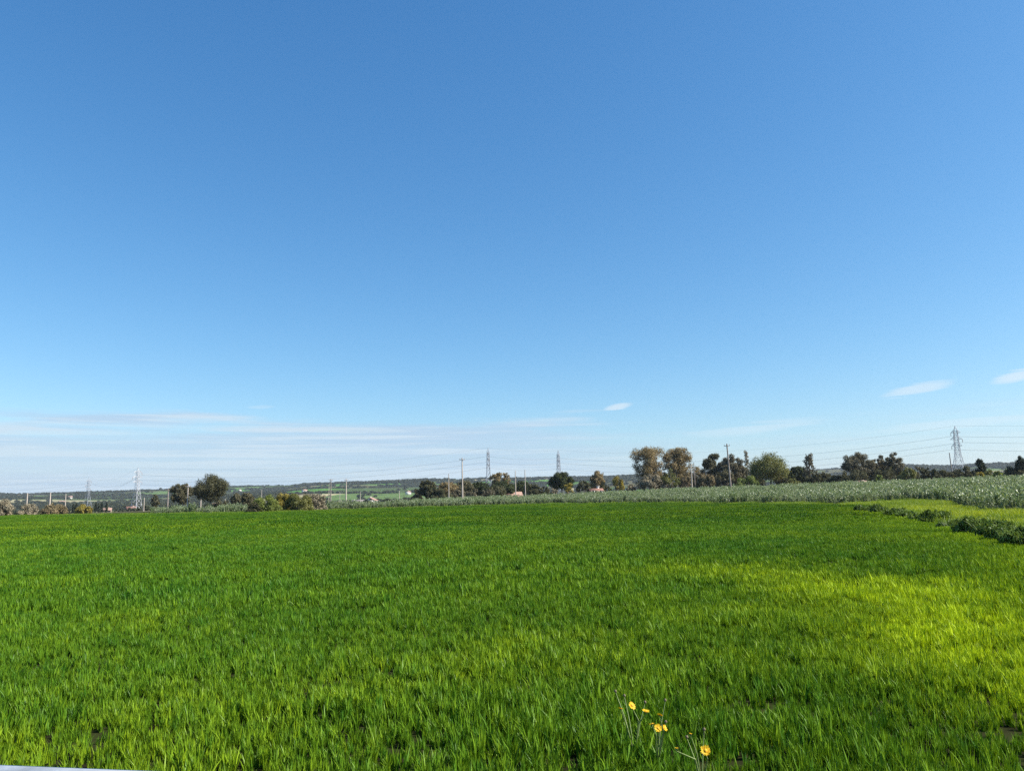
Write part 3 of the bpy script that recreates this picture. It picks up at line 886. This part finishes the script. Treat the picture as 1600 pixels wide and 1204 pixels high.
T('eucalyptus_tree', 'oak', 'greyeuc', 'wide grey-green eucalyptus behind the tallest pole', 1141, 707, 42, 236, ROW, barkm=pale_bark, seed=75)
T('leafy_bush', 'bush', 'darkeuc', 'dark bush at the foot of the tallest pole', 1132, 733, 36, 228, cat='bush', part='foliage')
T('poplar_tree', 'spire', 'grey', 'slim bare grey poplar right of the tallest pole', 1165, 703, 13, 252, cover=1.6)
T('leafy_bush', 'bush', 'bright', 'low bright green bush right of the tallest pole', 1167, 742, 38, 215, cat='bush', part='foliage')
T('broadleaf_tree', 'round', 'green', 'big dense round green tree in the right grove', 1200, 703, 68, 226, ROW, seed=81, cover=2.8)
T('leafy_bush', 'bush', 'green', 'low green bush right of the big round tree of the right grove', 1240, 746, 24, 216, cat='bush', part='foliage')
T('stone_pine', 'dome', 'pine', 'low dark pine between the round tree and the ragged conifer', 1244, 728, 44, 246, ROW)
T('conifer_tree', 'conifer', 'greyeuc', 'ragged open conifer rising right of the big round green tree', 1263, 709, 23, 240, ROW, seed=85, cover=1.5)
T('leafy_bush', 'bush', 'dark', 'dark bush at the foot of the ragged conifer', 1272, 739, 34, 236, cat='bush', part='foliage')
T('leafy_bush', 'bush', 'dark', 'dark hedge bush left of the grey eucalyptus group', 1303, 741, 32, 236, cat='bush', part='foliage')
T('eucalyptus_tree', 'oak', 'greyeuc', 'broad grey eucalyptus at the left of the grey group', 1337, 704, 48, 234, ROW, seed=90)
T('eucalyptus_tree', 'oak', 'greyeuc', 'grey eucalyptus in the middle of the grey group', 1371, 709, 32, 240, ROW, seed=94)
T('eucalyptus_tree', 'oak', 'greyeuc', 'grey eucalyptus at the right of the grey group', 1394, 705, 30, 236, ROW, seed=104)
T('leafy_bush', 'bush', 'dark', 'dark undergrowth bush below the broad grey eucalyptus', 1335, 733, 50, 228, cat='bush', part='foliage')
T('leafy_bush', 'bush', 'dark', 'dark undergrowth bush below the grey eucalyptus group', 1380, 733, 46, 228, cat='bush', part='foliage')
T('leafy_bush', 'bush', 'bright', 'small green bush in front of the grey eucalyptus group', 1373, 742, 15, 214, cat='bush', part='foliage')
T('leafy_bush', 'bush', 'green', 'green bush right of the grey eucalyptus group', 1417, 728, 30, 224, cat='bush', part='foliage', cover=1.6)
T('broadleaf_tree', 'bush', 'dark', 'dark round tree halfway between the grey group and the right pylon', 1443, 728, 20, 228, cat='tree', part='foliage')
T('leafy_bush', 'bush', 'dark', 'dark rounded bush left of the right lattice pylon', 1458, 732, 24, 226, cat='bush', part='foliage')
T('leafy_bush', 'bush', 'dark', 'low dark bush at the foot of the right lattice pylon', 1481, 735, 28, 228, cat='bush', part='foliage')
T('leafy_bush', 'bush', 'dark', 'dark bush between the right pylon and the clipped cypress', 1508, 729, 32, 226, cat='bush', part='foliage')
T('cypress_tree', 'cypress', 'cypress', 'stout dark clipped cypress right of the right pylon', 1530, 715, 14, 222, cover=3.0, leaf=.12)
T('leafy_bush', 'bush', 'yellow', 'small yellow bush at the foot of the clipped cypress', 1530, 737, 16, 205, cat='bush', part='foliage')
T('leafy_bush', 'bush', 'green', 'olive bush right of the clipped cypress', 1544, 733, 22, 215, cat='bush', part='foliage')
T('leafy_bush', 'bush', 'bright', 'light green bush between the two cypresses', 1558, 735, 20, 213, cat='bush', part='foliage')
T('leafy_bush', 'bush', 'dark', 'dark bush left of the cypress at the right edge', 1577, 727, 24, 222, cat='bush', part='foliage')
T('cypress_tree', 'cypress', 'cypress', 'dark cypress at the right edge of the picture', 1593, 711, 15, 222, cover=3.0, leaf=.12)
T('leafy_bush', 'bush', 'darkeuc', 'grey-green bush below the cypress at the right edge', 1606, 731, 30, 216, cat='bush', part='foliage')
for (mt, px, tp, w, D, lb) in (
    ('greyeuc', 1086, 729, 22, 250, 'grey-green tree top between the short pair of poles and the brown bush'),
    ('darkeuc', 1124, 722, 30, 246, 'olive shrub mass between the two eucalyptus trees beside the tallest pole'),
    ('greyeuc', 1158, 723, 24, 250, 'grey shrub mass between the tallest pole and the slim poplar'),
    ('euc', 1218, 732, 26, 240, 'tan shrub at the right side of the big round green tree'),
    ('darkeuc', 1352, 716, 34, 246, 'olive shrub mass between the first two grey eucalyptus trees'),
    ('green', 1386, 720, 34, 242, 'olive-green shrub mass between the last two grey eucalyptus trees'),
    ('euc', 1070, 727, 20, 246, 'tan shrub mass at the right foot of the second tall eucalyptus'),
    ('greyeuc', 1434, 727, 20, 246, 'pale grey-green tree top right of the green bush'),
    ('dark', 1468, 734, 26, 242, 'dark shrub behind the bush left of the right pylon'),
    ('darkeuc', 1494, 733, 26, 240, 'olive shrub at the right foot of the right lattice pylon'),
    ('dark', 1090, 747, 26, 244, 'low dark bush behind the short pair of poles in the right grove'),
    ('darkeuc', 1152, 731, 30, 240, 'dark olive bush between the tallest pole and the poplar'),
    ('dark', 1180, 741, 30, 240, 'dark bush half hidden behind the bright green bush'),
    ('dark', 1222, 740, 34, 246, 'dark bush at the right foot of the big round green tree'),
    ('dark', 1288, 738, 26, 242, 'dark bush between the ragged conifer and the hedge bush'),
    ('dark', 1318, 736, 26, 240, 'dark bush at the left foot of the broad grey eucalyptus'),
    ('darkeuc', 1030, 735, 30, 238, 'olive bush between the trunks of the two tall tan eucalyptus trees'),
    ('dark', 1355, 727, 34, 240, 'dark bush filling the gap inside the grey eucalyptus group'),
    ('dark', 1402, 731, 26, 236, 'dark bush under the right end of the grey eucalyptus group'),
    ('dark', 1430, 735, 30, 234, 'dark low bush beside the green bush of the right grove'),
    ('greyeuc', 716, 760, 30, 236, 'grey bush at the foot of the tall middle pole'),
    ('dark', 775, 759, 40, 250, 'dark shrub left of the long red roof under the pines'),
    ('darkeuc', 651, 763, 20, 240, 'small dark bush at the far left of the middle grove')):
    T('leafy_bush', 'bush', mt, lb, px, tp, w, D, cat='bush', part='foliage')
# lone umbrella pines on the skyline
for q, (px, tp, w) in enumerate(((476, 754, 8), (486, 754, 8), (251, 761.5, 4))):
    T('stone_pine', 'umbrella', 'pine', ('left umbrella pine of the pair on the hill skyline', 'right umbrella pine of the pair on the hill skyline', 'single tiny umbrella pine on the left hill skyline')[q],
      px, tp, w, 3050, leaf=2.0)

# weeds along the ditch line
WD = [(1598, 822, 50, 20), (1574, 820, 46, 22), (1555, 811, 44, 24), (1528, 808, 52, 26), (1496, 812, 40, 28), (1462, 797, 36, 32), (1438, 803, 30, 36), (1418, 800, 28, 40),
      (1400, 795, 30, 42), (1374, 789, 22, 48), (1357, 792, 18, 52), (1343, 790, 14, 56)]
ORD = ['first', 'second', 'third', 'fourth', 'fifth', 'sixth', 'seventh', 'eighth', 'ninth', 'tenth', 'eleventh', 'twelfth']
for q, (px, tp, w, D) in enumerate(WD):
    dq = px_dir(px, 800); yq = D
    # stand it on the ditch line at this bearing
    az_q = math.atan2(dq.x, dq.y)
    ys = np.linspace(10, 62, 400); xs = ditch_x(ys)
    k = int(np.argmin(np.abs(np.arctan2(xs, ys) - az_q)))
    Dd = math.hypot(xs[k], ys[k])
    wc = T('weed_clump', 'bush', 'weed', 'dark leafy weed clump on the wheat edge, %s from the right edge' % ORD[q], px, tp - 2, w*1.25, Dd,
      'weed clumps along the wheat edge', leaf=0.030 + 0.0005*Dd, cat='weed', part='foliage', barkm=bark, cover=1.5, stretch=1.7, upright=1.4)
    hw_ = max(v.co.z for v in wc.children[0].data.vertices); ww_ = w/F_PX*Dd
    bl = blades(170, ww_*.55, hw_*.45, hw_*1.12, .012, .028, .75, rng, 3, LM['weed'], 'grass_blades')
    bl.attributes.new('tint', 'FLOAT', 'POINT').data.foreach_set('value', np.repeat(rng.uniform(.1, 1, 170), 8).astype(np.float32))
    obj('grass_blades', bl, wc)

# ------------------------------------------------------------------ far woods on the hills and in the valley
rg = np.random.default_rng(77)
wood_mat = leaf_mat('far_wood_leaf', (.030, .040, .020), (.075, .080, .036), 0.15, 0.6, 0.02)
wsrc = []
for _ in range(4):
    me, _c = crown('bush', 1.0, 1.25, 0.11, rg, wood_mat, 1.6)
    wsrc.append(me)
A = math.radians(48); n = 46000
r = np.sqrt(rg.uniform(1050**2, 3250**2, n)); aa = rg.uniform(-A, A, n)
x, y = r*np.sin(aa), r*np.cos(aa)
f1 = vnoise(x, y, 240, 81)*0.6 + vnoise(x, y, 70, 82)*0.4
f2 = np.abs(vnoise(x, y, 300, 83) - 0.5)
ridge = sstep(r, 3000, 3120)*(vnoise(aa*3000, aa*0, 110, 84) > 0.42)
ok = (f1 > 0.56) | (f2 < 0.045) | (ridge > 0.5) | (rg.uniform(0, 1, n) < 0.02)
x, y, r = x[ok], y[ok], r[ok]
x2, y2 = scatter(420, 1100, 0.0034, rg, 48)
ok = vnoise(x2, y2, 130, 85) > 0.40
x = np.concatenate([x, x2[ok]]); y = np.concatenate([y, y2[ok]]); n = len(x); r = np.hypot(x, y)
z = np.where(r > 1020, hill(x, y), terrain(x, y)) - 0.5
s = rg.uniform(5, 10, n)*(0.7 + 0.5*vnoise(x, y, 60, 86)); s = np.where(r < 1100, s*0.55, s)
instancer('far_woods', np.stack([x, y, z], 1), np.stack([np.zeros(n), np.zeros(n), rg.uniform(0, 6.28, n)], 1), np.stack([s*1.25, s*1.25, s*0.8], 1),
          rg.integers(0, 4, n), np.zeros(n), wsrc, 'dark hedgerows and woods scattered over the distant hills', 'woods')

# ------------------------------------------------------------------ houses
white_wall = plain('white_plaster', (.62, .59, .53), .85, scale=1.0, var=.08)
pink_wall = plain('ochre_plaster', (.36, .26, .20), .85, scale=1.0, var=.1)
red_tile = plain('red_roof_tile', (.22, .11, .08), .85, scale=2.0, var=.25)
pink_tile = plain('pale_roof_tile', (.29, .18, .135), .85, scale=2.0, var=.25)
glass = plain('window_glass', (.03, .035, .04), .15)
shutter = plain('shutter_brown', (.12, .08, .05), .6)


def house(label, px, base_py, D, w, d, h, roof_h, wallm, roofm, yaw=0.0, group=None, floors=1, nwin=3, z=None, chimney=True):
    dd = px_dir(px, base_py); hq = math.hypot(dd.x, dd.y)
    X, Y = dd.x/hq*D, dd.y/hq*D
    gz = float(hill(np.array([X]), np.array([Y]))[0]) if D > HR0 + 20 else float(terrain(np.array([X]), np.array([Y]))[0])
    if z is not None: gz = z
    root = empty('house', (X, Y, gz)); root.rotation_euler = (0, 0, -math.atan2(X, Y) + yaw)
    tag(root, label, 'house', group)
    m = MB(); m.box((0, 0, h/2 - .5), (w, d, h + 1.0))
    # gable ends
    m.add([(-w/2, -d/2, h), (-w/2, d/2, h), (-w/2, 0, h + roof_h - .05), (-w/2, 0, h)], [[0, 3, 2, 2]][:0] or [[0, 1, 2, 3]])
    m.add([(w/2, -d/2, h), (w/2, d/2, h), (w/2, 0, h + roof_h - .05), (w/2, 0, h)], [[0, 1, 2, 3]])
    m.build('wall', wallm, root)
    e = .5; t = .22; r_ = MB()
    sl = roof_h/(d/2)
    for sg in (-1, 1):
        y0, z0 = sg*(d/2 + e), h - sl*e
        v = [(-w/2 - e, y0, z0), (w/2 + e, y0, z0), (w/2 + e, 0, h + roof_h), (-w/2 - e, 0, h + roof_h)]
        v += [(a, b, c + t) for a, b, c in v]
        r_.add(v, [[0, 1, 2, 3], [4, 5, 6, 7], [0, 1, 5, 4], [1, 2, 6, 5], [3, 0, 4, 7]])
    ro = r_.build('roof', roofm, root)
    if chimney:
        c_ = MB(); c_.box((w*.22, d*.12, h + roof_h + .1), (.7, .7, 1.5)); c_.box((w*.22, d*.12, h + roof_h + .92), (.95, .95, .14)); c_.build('chimney', wallm, ro)
    for fl in range(floors):
        zz = 1.5 + fl*2.9
        for k in range(nwin):
            xx = (k - (nwin-1)/2)*w/nwin
            if fl == 0 and k == nwin//2:
                q = MB(); q.box((xx, -d/2 - .03, 1.05), (1.1, .12, 2.1)); q.build('door', shutter, root); continue
            q = MB(); q.box((xx, -d/2 - .02, zz), (1.0, .08, 1.2)); wn = q.build('window', glass, root)
            for sg in (-1, 1):
                q = MB(); q.box((xx + sg*.76, -d/2 - .05, zz), (.5, .06, 1.25)); q.build('shutter', shutter, wn)
            q = MB(); q.box((xx, -d/2 - .10, zz - .68), (1.3, .22, .1)); q.build('sill', wallm, wn)
    return root


house('small red-roofed house with a white chimney wall below the tan tree', 931, 766, 244, 3.6, 4.0, 1.3, 1.3, white_wall, red_tile, 0.25, z=1.0)
house('long low house with a pinkish-red roof behind the pair of middle poles', 790, 768, 262, 10, 6, 1.7, 1.3, pink_wall, pink_tile, 0.1, z=0.2)
house('white gabled house in the valley right of the two close poles', 580, 778, 620, 6.5, 8, 4.0, 2.0, white_wall, pink_tile, 1.2, floors=1)
house('low red-roofed building left of the tall left pylon', 205, 797, 620, 6, 5, 2.4, 1.3, pink_wall, red_tile, .2)
house('low building with a pale red roof behind the row of slim cypresses', 166, 797, 680, 7, 5, 2.4, 1.3, pink_wall, pink_tile, -.1)
house('small white house glimpsed right of the big round tree', 338, 789, 700, 6, 5, 2.8, 1.4, white_wall, pink_tile, .3)
house('long grey-roofed farm building right of the two close poles', 565, 779, 700, 16, 8, 3.0, 2.0, pink_wall, plain('grey_roof', (.22, .19, .18), .9), .15, chimney=False)
house('white shed glimpsed under the broad grey eucalyptus', 1345, 752, 224, 2.0, 2.0, 1.2, .5, white_wall, pink_tile, .3, chimney=False, nwin=1)
for q, (px, D, lb) in enumerate(((110, 2300, 'white farmhouse among trees on the far left hill'), (97, 1800, 'pale farmhouse lower on the far left hill'), (476, 1700, 'pale farmhouse on the hill below the pair of skyline pines'),
                                 (638, 1500, 'white farmhouse on the hill slope left of the middle grove'), (375, 2600, 'white farmhouse on the hill behind the small dark trees'), (1418, 1500, 'pale farmhouse on the hill right of the grey eucalyptus group'))):
    house(lb, px, 770, D, 10, 8, 5.5, 2.2, white_wall, pink_tile, .4*q, floors=2)

# ------------------------------------------------------------------ poles, pylons, cables
pole_wood = plain('pale_pole', (.42, .36, .30), .85, var=.15, scale=1.0)
pole_dark = plain('weathered_pole', (.24, .20, .17), .85, var=.2, scale=1.0)
steel = plain('galvanised_steel', (.34, .36, .40), .6, metal=.2, var=.1)
pale_steel = plain('pale_galvanised_steel', (.50, .50, .52), .6, metal=.2, var=.1)
ceramic = plain('insulator_ceramic', (.30, .20, .16), .3)
cable_m = plain('cable', (.10, .10, .11), .6)


def pole(label, px, top_py, D, mat=None, rad_=.13, arm=True, lean=0.0, group=None):
    d = px_dir(px, top_py); h = math.hypot(d.x, d.y)
    X, Y = d.x/h*D, d.y/h*D; gz = float(terrain(np.array([X]), np.array([Y]))[0])
    H = CAM.z + D*d.z/h - gz
    root = empty('utility_pole', (X, Y, gz)); root.rotation_euler = (0, lean, -math.atan2(X, Y))
    m = MB(); m.tube([(0, 0, -.4), (0, 0, H*.5), (0, 0, H)], [rad_*1.25, rad_, rad_*.75], 8)
    m.box((0, 0, H), (rad_*1.2, rad_*1.2, .04)); m.build('shaft', mat or pole_wood, root, True)
    if arm:
        a = MB(); a.box((0, -.14, H - .45), (1.3, .1, .12)); a.build('crossarm', pole_dark, root)
        for xx in (-.58, 0, .58):
            q = MB(); q.tube([(xx, -.14, H - .39), (xx, -.14, H - .28), (xx, -.14, H - .12)], [.03, .07, .03], 6); q.build('insulator', ceramic, root, True)
    tag(root, label, 'utility pole', group)
    return root, Vector((X, Y, gz)), H


PG = 'utility poles across the valley'
for (px, tp, D, lb, mt, rd) in (
    (43, 770, 250, 'pale utility pole nearest the left edge of the picture', None, .17),
    (79, 769, 250, 'pale utility pole, second from the left edge', None, .18),
    (103, 771, 255, 'thin pale pole, third from the left edge', None, .12),
    (225.5, 777, 260, 'short thin pole just right of the tall left pylon', None, .11),
    (263, 763, 240, 'weathered pole left of the ragged dark tree', pole_dark, .17),
    (294, 757, 205, 'timber pole standing in front of the ragged dark tree', None, .15),
    (314, 778, 230, 'short pale pole under the big round tree on its left', None, .15),
    (352, 779, 230, 'short thin pole right of the big round tree trunk', None, .09),
    (375, 781, 230, 'short thin pole between the two small dark trees', None, .09),
    (409, 764, 300, 'faint thin pole above the left end of the long thicket', None, .09),
    (514, 755, 300, 'thinner pole just left of the two close poles', None, .10),
    (517, 748, 250, 'left one of the two close poles right of the long thicket', pole_dark, .17),
    (541, 748, 250, 'right one of the two close poles right of the long thicket', None, .18),
    (531, 768, 270, 'short pole between the two close poles', None, .09),
    (563, 768, 300, 'short faint pole right of the two close poles', None, .10),
    (624, 766, 280, 'short pale pole left of the middle grove', None, .11),
    (701, 740, 215, 'thin shorter pole in front of the tan tree of the middle grove', None, .12),
    (722, 715, 190, 'tall pale pole in front of the middle grove', None, .16),
    (805, 735, 232, 'left pole of the pair in front of the long red roof', None, .13),
    (820, 733.5, 232, 'right pole of the pair in front of the long red roof', None, .13),
    (1079.5, 724, 205, 'left pole of the short pair in the right grove', None, .14),
    (1084, 722, 232, 'right thinner pole of the short pair in the right grove', pole_dark, .12),
    (1138, 693, 178, 'tallest timber pole, in front of the right grove', pole_dark, .17),
    (1485, 707, 240, 'thin leaning pole beside the right lattice pylon', pole_dark, .14),
):
    pole(lb, px, tp, D, mt, rd, arm=lb.startswith(('tall ', 'tallest', 'weathered', 'timber', 'right one', 'left one')), lean=(-.03 if 'leaning' in lb or 'tallest' in lb else 0.0), group=PG)


def pylon(label, px, top_py, D, yaw, armw=3.0, mat=None, base=4.6, bar=.11, H=None):
    if isinstance(px, Vector):
        X, Y = px.x, px.y; gz = float(terrain(np.array([X]), np.array([Y]))[0])
    else:
        d = px_dir(px, top_py); h = math.hypot(d.x, d.y)
        X, Y = d.x/h*D, d.y/h*D; gz = float(terrain(np.array([X]), np.array([Y]))[0])
        H = CAM.z + D*d.z/h - gz
    root = empty('lattice_pylon', (X, Y, gz)); root.rotation_euler = (0, 0, yaw)
    tag(root, label, 'pylon')
    mt = mat or steel
    zs = np.array([0, .16, .30, .42, .52, .60, .68, .76, .84, .91])*H
    ws = np.interp(zs/H, [0, .52, .91, 1], [base/2, .85, .55, .05])
    for sx in (-1, 1):
        for sy in (-1, 1):
            m = MB(); m.tube([(sx*w, sy*w, z) for z, w in zip(zs, ws)] + [(0, 0, H)], [bar]*len(zs) + [bar*.6], 4); m.build('leg', mt, root)
    b = MB()
    cs = [(-1, -1), (1, -1), (1, 1), (-1, 1)]
    for i in range(len(zs) - 1):
        for k in range(4):
            p, q = cs[k], cs[(k+1) % 4]
            b.tube([(p[0]*ws[i], p[1]*ws[i], zs[i]), (q[0]*ws[i+1], q[1]*ws[i+1], zs[i+1])], [bar*.5]*2, 4)
            b.tube([(q[0]*ws[i], q[1]*ws[i], zs[i]), (p[0]*ws[i+1], p[1]*ws[i+1], zs[i+1])], [bar*.5]*2, 4)
            b.tube([(p[0]*ws[i+1], p[1]*ws[i+1], zs[i+1]), (q[0]*ws[i+1], q[1]*ws[i+1], zs[i+1])], [bar*.5]*2, 4)
    b.build('bracing', mt, root)
    ends = []
    for i, (fz, wd) in enumerate(((.66, armw), (.77, armw*1.12), (.88, armw*.92))):
        sgn = (1, -1, 1)[i]
        for s_ in (-1, 1):
            a = MB(); z0 = fz*H; w0 = .7
            tip = (s_*wd, 0, z0 + .1)
            for yy in (-w0, w0):
                a.tube([(s_*w0*.8, yy*.8, z0), tip], [bar*.7]*2, 4); a.tube([(s_*w0*.8, yy*.8, z0 + 1.1), tip], [bar*.7]*2, 4)
            a.tube([(s_*wd*.5, -.35, z0 + .05), (s_*wd*.5, .35, z0 + .6)], [bar*.5]*2, 4)
            a.build('crossarm', mt, root)
            if s_ == sgn:
                q = MB(); q.tube([(tip[0], 0, tip[2]), (tip[0], 0, tip[2] - .6), (tip[0], 0, tip[2] - 1.3)], [.05, .11, .05], 6); q.build('insulator', ceramic, root, True)
                ends.append((tip[0], 0, tip[2] - 1.3))
    ends.append((0, 0, H))
    mw = Matrix.Translation((X, Y, gz)) @ Matrix.Rotation(yaw, 4, 'Z')
    return [mw @ Vector(e) for e in ends], Vector((X, Y, gz)), H


PY = []
PY.append(pylon('lattice_pylon', Vector((-520, 560, 0)), 0, 0, 1.2, H=26.0))
PY[-1] = PY[-1]
bpy.context.view_layer.update()
root0 = [o for o in COL.objects if o.name == 'lattice_pylon'][0]; root0['label'] = 'lattice pylon beyond the left edge of the picture'
PY.append(pylon('smaller faint lattice pylon among the slim cypresses on the left', 139, 745, 640, 1.3, 2.6, base=5.5))
PY.append(pylon('tall pale lattice pylon left of the dark trees', 216, 730, 470, 1.2, 3.0, pale_steel, base=4.5))
PY.append(pylon('middle lattice pylon rising behind the grove and the red roof', 762.5, 699, 400, 1.7, 1.5))
PY.append(pylon('slender lattice pylon rising behind the umbrella-shaped stone pine', 872, 703, 430, 2.0, 1.25, base=4.4))
PY.append(pylon('tallest lattice pylon near the right edge of the picture', 1492, 665, 330, 2.35, 1.8, base=5.6, bar=.085))
PY.append(pylon('lattice pylon beyond the right edge of the picture', Vector((330, 190, 0)), 0, 0, 2.4, H=27.0))
SPAN = ['thin power cable between the left edge and the smaller left pylon', 'thin power cable between the two left pylons', 'thin power cable between the tall left pylon and the middle pylon',
        'thin power cable between the middle pylon and the slender pylon', 'thin power cable between the slender pylon and the right pylon', 'thin power cable running from the right pylon past the right edge']
for i in range(len(PY) - 1):
    for lv, A_, B_ in zip(('lowest', 'second lowest', 'second highest', 'topmost'), PY[i][0], PY[i+1][0]):
        A_, B_ = np.array(A_), np.array(B_); L = np.linalg.norm(B_ - A_); sag = min(L*.026, 7.5)
        ts = np.linspace(0, 1, 25)
        pts = A_ + (B_ - A_)*ts[:, None]; pts[:, 2] -= 4*sag*ts*(1-ts)
        m = MB(); m.tube(pts, [.018 if lv == 'topmost' else .030]*25, 4)
        tag(m.build('power_cable', cable_m), lv + SPAN[i][4:], 'cable', 'cables ' + SPAN[i][17:])

# ------------------------------------------------------------------ yellow daisies
petal_m = leaf_mat('yellow_petal', (.72, .42, .010), (.80, .55, .02), .25, .6, .02, blade_var=.12, tcol=(1.1, 1, .5))
disc_m = plain('daisy_disc', (.68, .36, .015), .8, scale=60, var=.25)
stem_m = plain('daisy_stem', (.22, .28, .10), .7, scale=30)
dry_m = plain('dry_seed_head', (.15, .12, .07), .9, scale=40, var=.3)
rg = np.random.default_rng(5)


def daisy(label, heads, foot, extra=0):
    """heads: (px, py, z, diameter, openness) ; foot: x, y of the root"""
    gz = float(terrain(np.array([foot[0]]), np.array([foot[1]]))[0])
    root = empty('yellow_daisy', (foot[0], foot[1], gz)); tag(root, label, 'flower', 'yellow daisies at the near edge of the wheat')
    for (px, py, z, dia, face) in heads:
        g = ground_hit(px, py, z); c = np.array([g[0] - foot[0], g[1] - foot[1], z - gz])
        m = MB(); mid = c*[.45, .45, .62] + [rg.normal(0, .02), rg.normal(0, .02), 0]
        m.tube([(0, 0, -.02), mid*.6, mid, c - [0, 0, .012], c], [.005, .0045, .0035, .003, .007], 5); m.build('stem', stem_m, root, True)
        n = 18; R = dia*.44
        nrm = unit(np.array(face, float)); u = unit(np.cross(nrm, [0.3, 1, .2])); w = np.cross(nrm, u)
        an = np.arange(n)*2*math.pi/n + rg.normal(0, .06, n)
        dirs = np.cos(an)[:, None]*u + np.sin(an)[:, None]*w
        ln = R*rg.uniform(.85, 1.05, n)
        C = c + dirs*(ln*.58)[:, None] + nrm*.004*rg.uniform(0, 1, n)[:, None] + nrm*.10*R
        Nn = unit(nrm + dirs*(-.25) + rg.normal(0, .08, (n, 3)))
        V, F = quads(C, Nn, dirs, ln*.46, np.full(n, R*.20))
        fh = obj('flower_head', mesh('flower_head', V, F, petal_m, {'tint': ('POINT', np.repeat(rg.uniform(0, 1, n), 4)), 'vary': ('POINT', np.repeat(rg.uniform(0, 1, n), 4))}), root)
        q = MB()
        th = np.arange(10)*2*math.pi/10; rings = []
        for (rr_, hz_) in ((1.0, -.02), (.95, .10), (.6, .2), (.02, .23)):
            rings.append(c + nrm*(R*hz_ + R*.12) + R*.34*rr_*(np.cos(th)[:, None]*u + np.sin(th)[:, None]*w))
        q.add(np.concatenate(rings), [[i*10+j, i*10+(j+1) % 10, (i+1)*10+(j+1) % 10, (i+1)*10+j] for i in range(3) for j in range(10)])
        q.build('centre', disc_m, fh, True)
    for _ in range(extra):
        a0 = np.array([rg.normal(0, .07), rg.normal(0, .05), rg.uniform(.24, .40)])
        m = MB(); m.tube([(0, 0, 0), a0*[.5, .5, .6], a0], [.0035, .003, .002], 4); m.build('stem', stem_m, root, True)
        m = MB(); m.tube([a0 - [0, 0, .004], a0 + [0, 0, .006], a0 + [0, 0, .016]], [.004, .011, .004], 6); m.build('seed_head', dry_m, root, True)
    return root


def foot(px, py): return ground_hit(px, py, 0.0)


fw = (.5, -.35, .8)
daisy('yellow daisy plant with three heads at the left of the flower cluster', [(970, 1107, .44, .044, (.2, .3, 1)), (987, 1102, .46, .058, (.5, -.7, .6)), (1009, 1111, .44, .054, (.2, -.1, 1))], foot(992, 1180), 3)
daisy('yellow daisy plant with four crowded heads in the flower cluster', [(1031, 1117, .42, .044, (.4, .5, .9)), (1019, 1131, .40, .044, (-.2, .2, 1)), (1028, 1137, .41, .056, (.1, -.9, .6)), (1038, 1137, .40, .046, (.7, -.5, .6))], foot(1026, 1196), 2)
daisy('yellow daisy plant with a single wide open head apart from the cluster', [(1102, 1172, .40, .066, (.1, -1.0, .5)), (1079, 1146, .38, .024, (.2, .1, 1)), (1057, 1169, .36, .028, (.1, .2, 1))], foot(1097, 1230), 2)

# ------------------------------------------------------------------ crash barrier in front of the camera (its top edge shows at the bottom left)
zinc = plain('weathered_zinc', (.66, .65, .63), 0.6, metal=.1, var=.22, scale=6.0, bump=.15)
zt = 0.82
pa, pb = ground_hit(0, 1195, zt), ground_hit(236, 1204.5, zt)
dv = pb - pa; dv /= np.linalg.norm(dv); nv = np.array([-dv[1], dv[0]])
yaw = math.atan2(dv[1], dv[0])
gr = empty('crash_barrier', (pb[0], pb[1], 0)); gr.rotation_euler = (0, 0, yaw)
tag(gr, 'pale zinc crash barrier whose top edge shows in the bottom left corner', 'crash barrier')
prof = [(.0, .82), (-.03, .815), (-.035, .79), (.03, .74), (.03, .70), (-.04, .66), (-.04, .63), (.03, .59), (.03, .55), (-.035, .515), (-.02, .50)]
pr = np.array(prof)
for q, (x0, x1) in enumerate(((-14, -8), (-8, -2), (-2, 4))):
    V = []
    for xx in (x0 + .01, x1 - .01):
        for off in (0, .006):
            V += [(xx, b + off, c) for b, c in pr]
    k = len(pr); F = []
    for i in range(k - 1):
        F.append([i, i+1, 2*k+i+1, 2*k+i]); F.append([k+i, 3*k+i, 3*k+i+1, k+i+1])
    F.append([0, 2*k, 3*k, k]); F.append([k-1, 2*k-1, 4*k-1, 3*k-1])
    for i in range(k - 1):
        F.append([i, k+i, k+i+1, i+1]); F.append([2*k+i, 2*k+i+1, 3*k+i+1, 3*k+i])
    m = MB(); m.add(V, F); m.build('beam', zinc, gr)
for xx in np.arange(-13, 4, 2.0):
    m = MB(); m.box((xx, .115, .36), (.055, .10, .86)); po = m.build('post', zinc, gr)
    m = MB(); m.tube([(xx, -.045, .68), (xx, -.058, .68)], [.018, .014], 8); m.build('bolt', zinc, po)

# ------------------------------------------------------------------ haze
hz = bpy.data.materials.new('air'); hz.use_nodes = True; ht = hz.node_tree; ht.nodes.clear()
pv = N(ht, 'ShaderNodeVolumePrincipled'); pv.inputs['Color'].default_value = (.80, .90, 1.0, 1); pv.inputs['Density'].default_value = 7e-5
pv.inputs['Anisotropy'].default_value = 0.2
ho = N(ht, 'ShaderNodeOutputMaterial'); ht.links.new(pv.outputs[0], ho.inputs['Volume'])
m = MB(); m.box((0, 0, 62.0), (12400, 12400, 150.0))
tag(m.build('haze', hz), 'thin pale haze filling the air over the fields and hills', 'haze', kind='stuff')
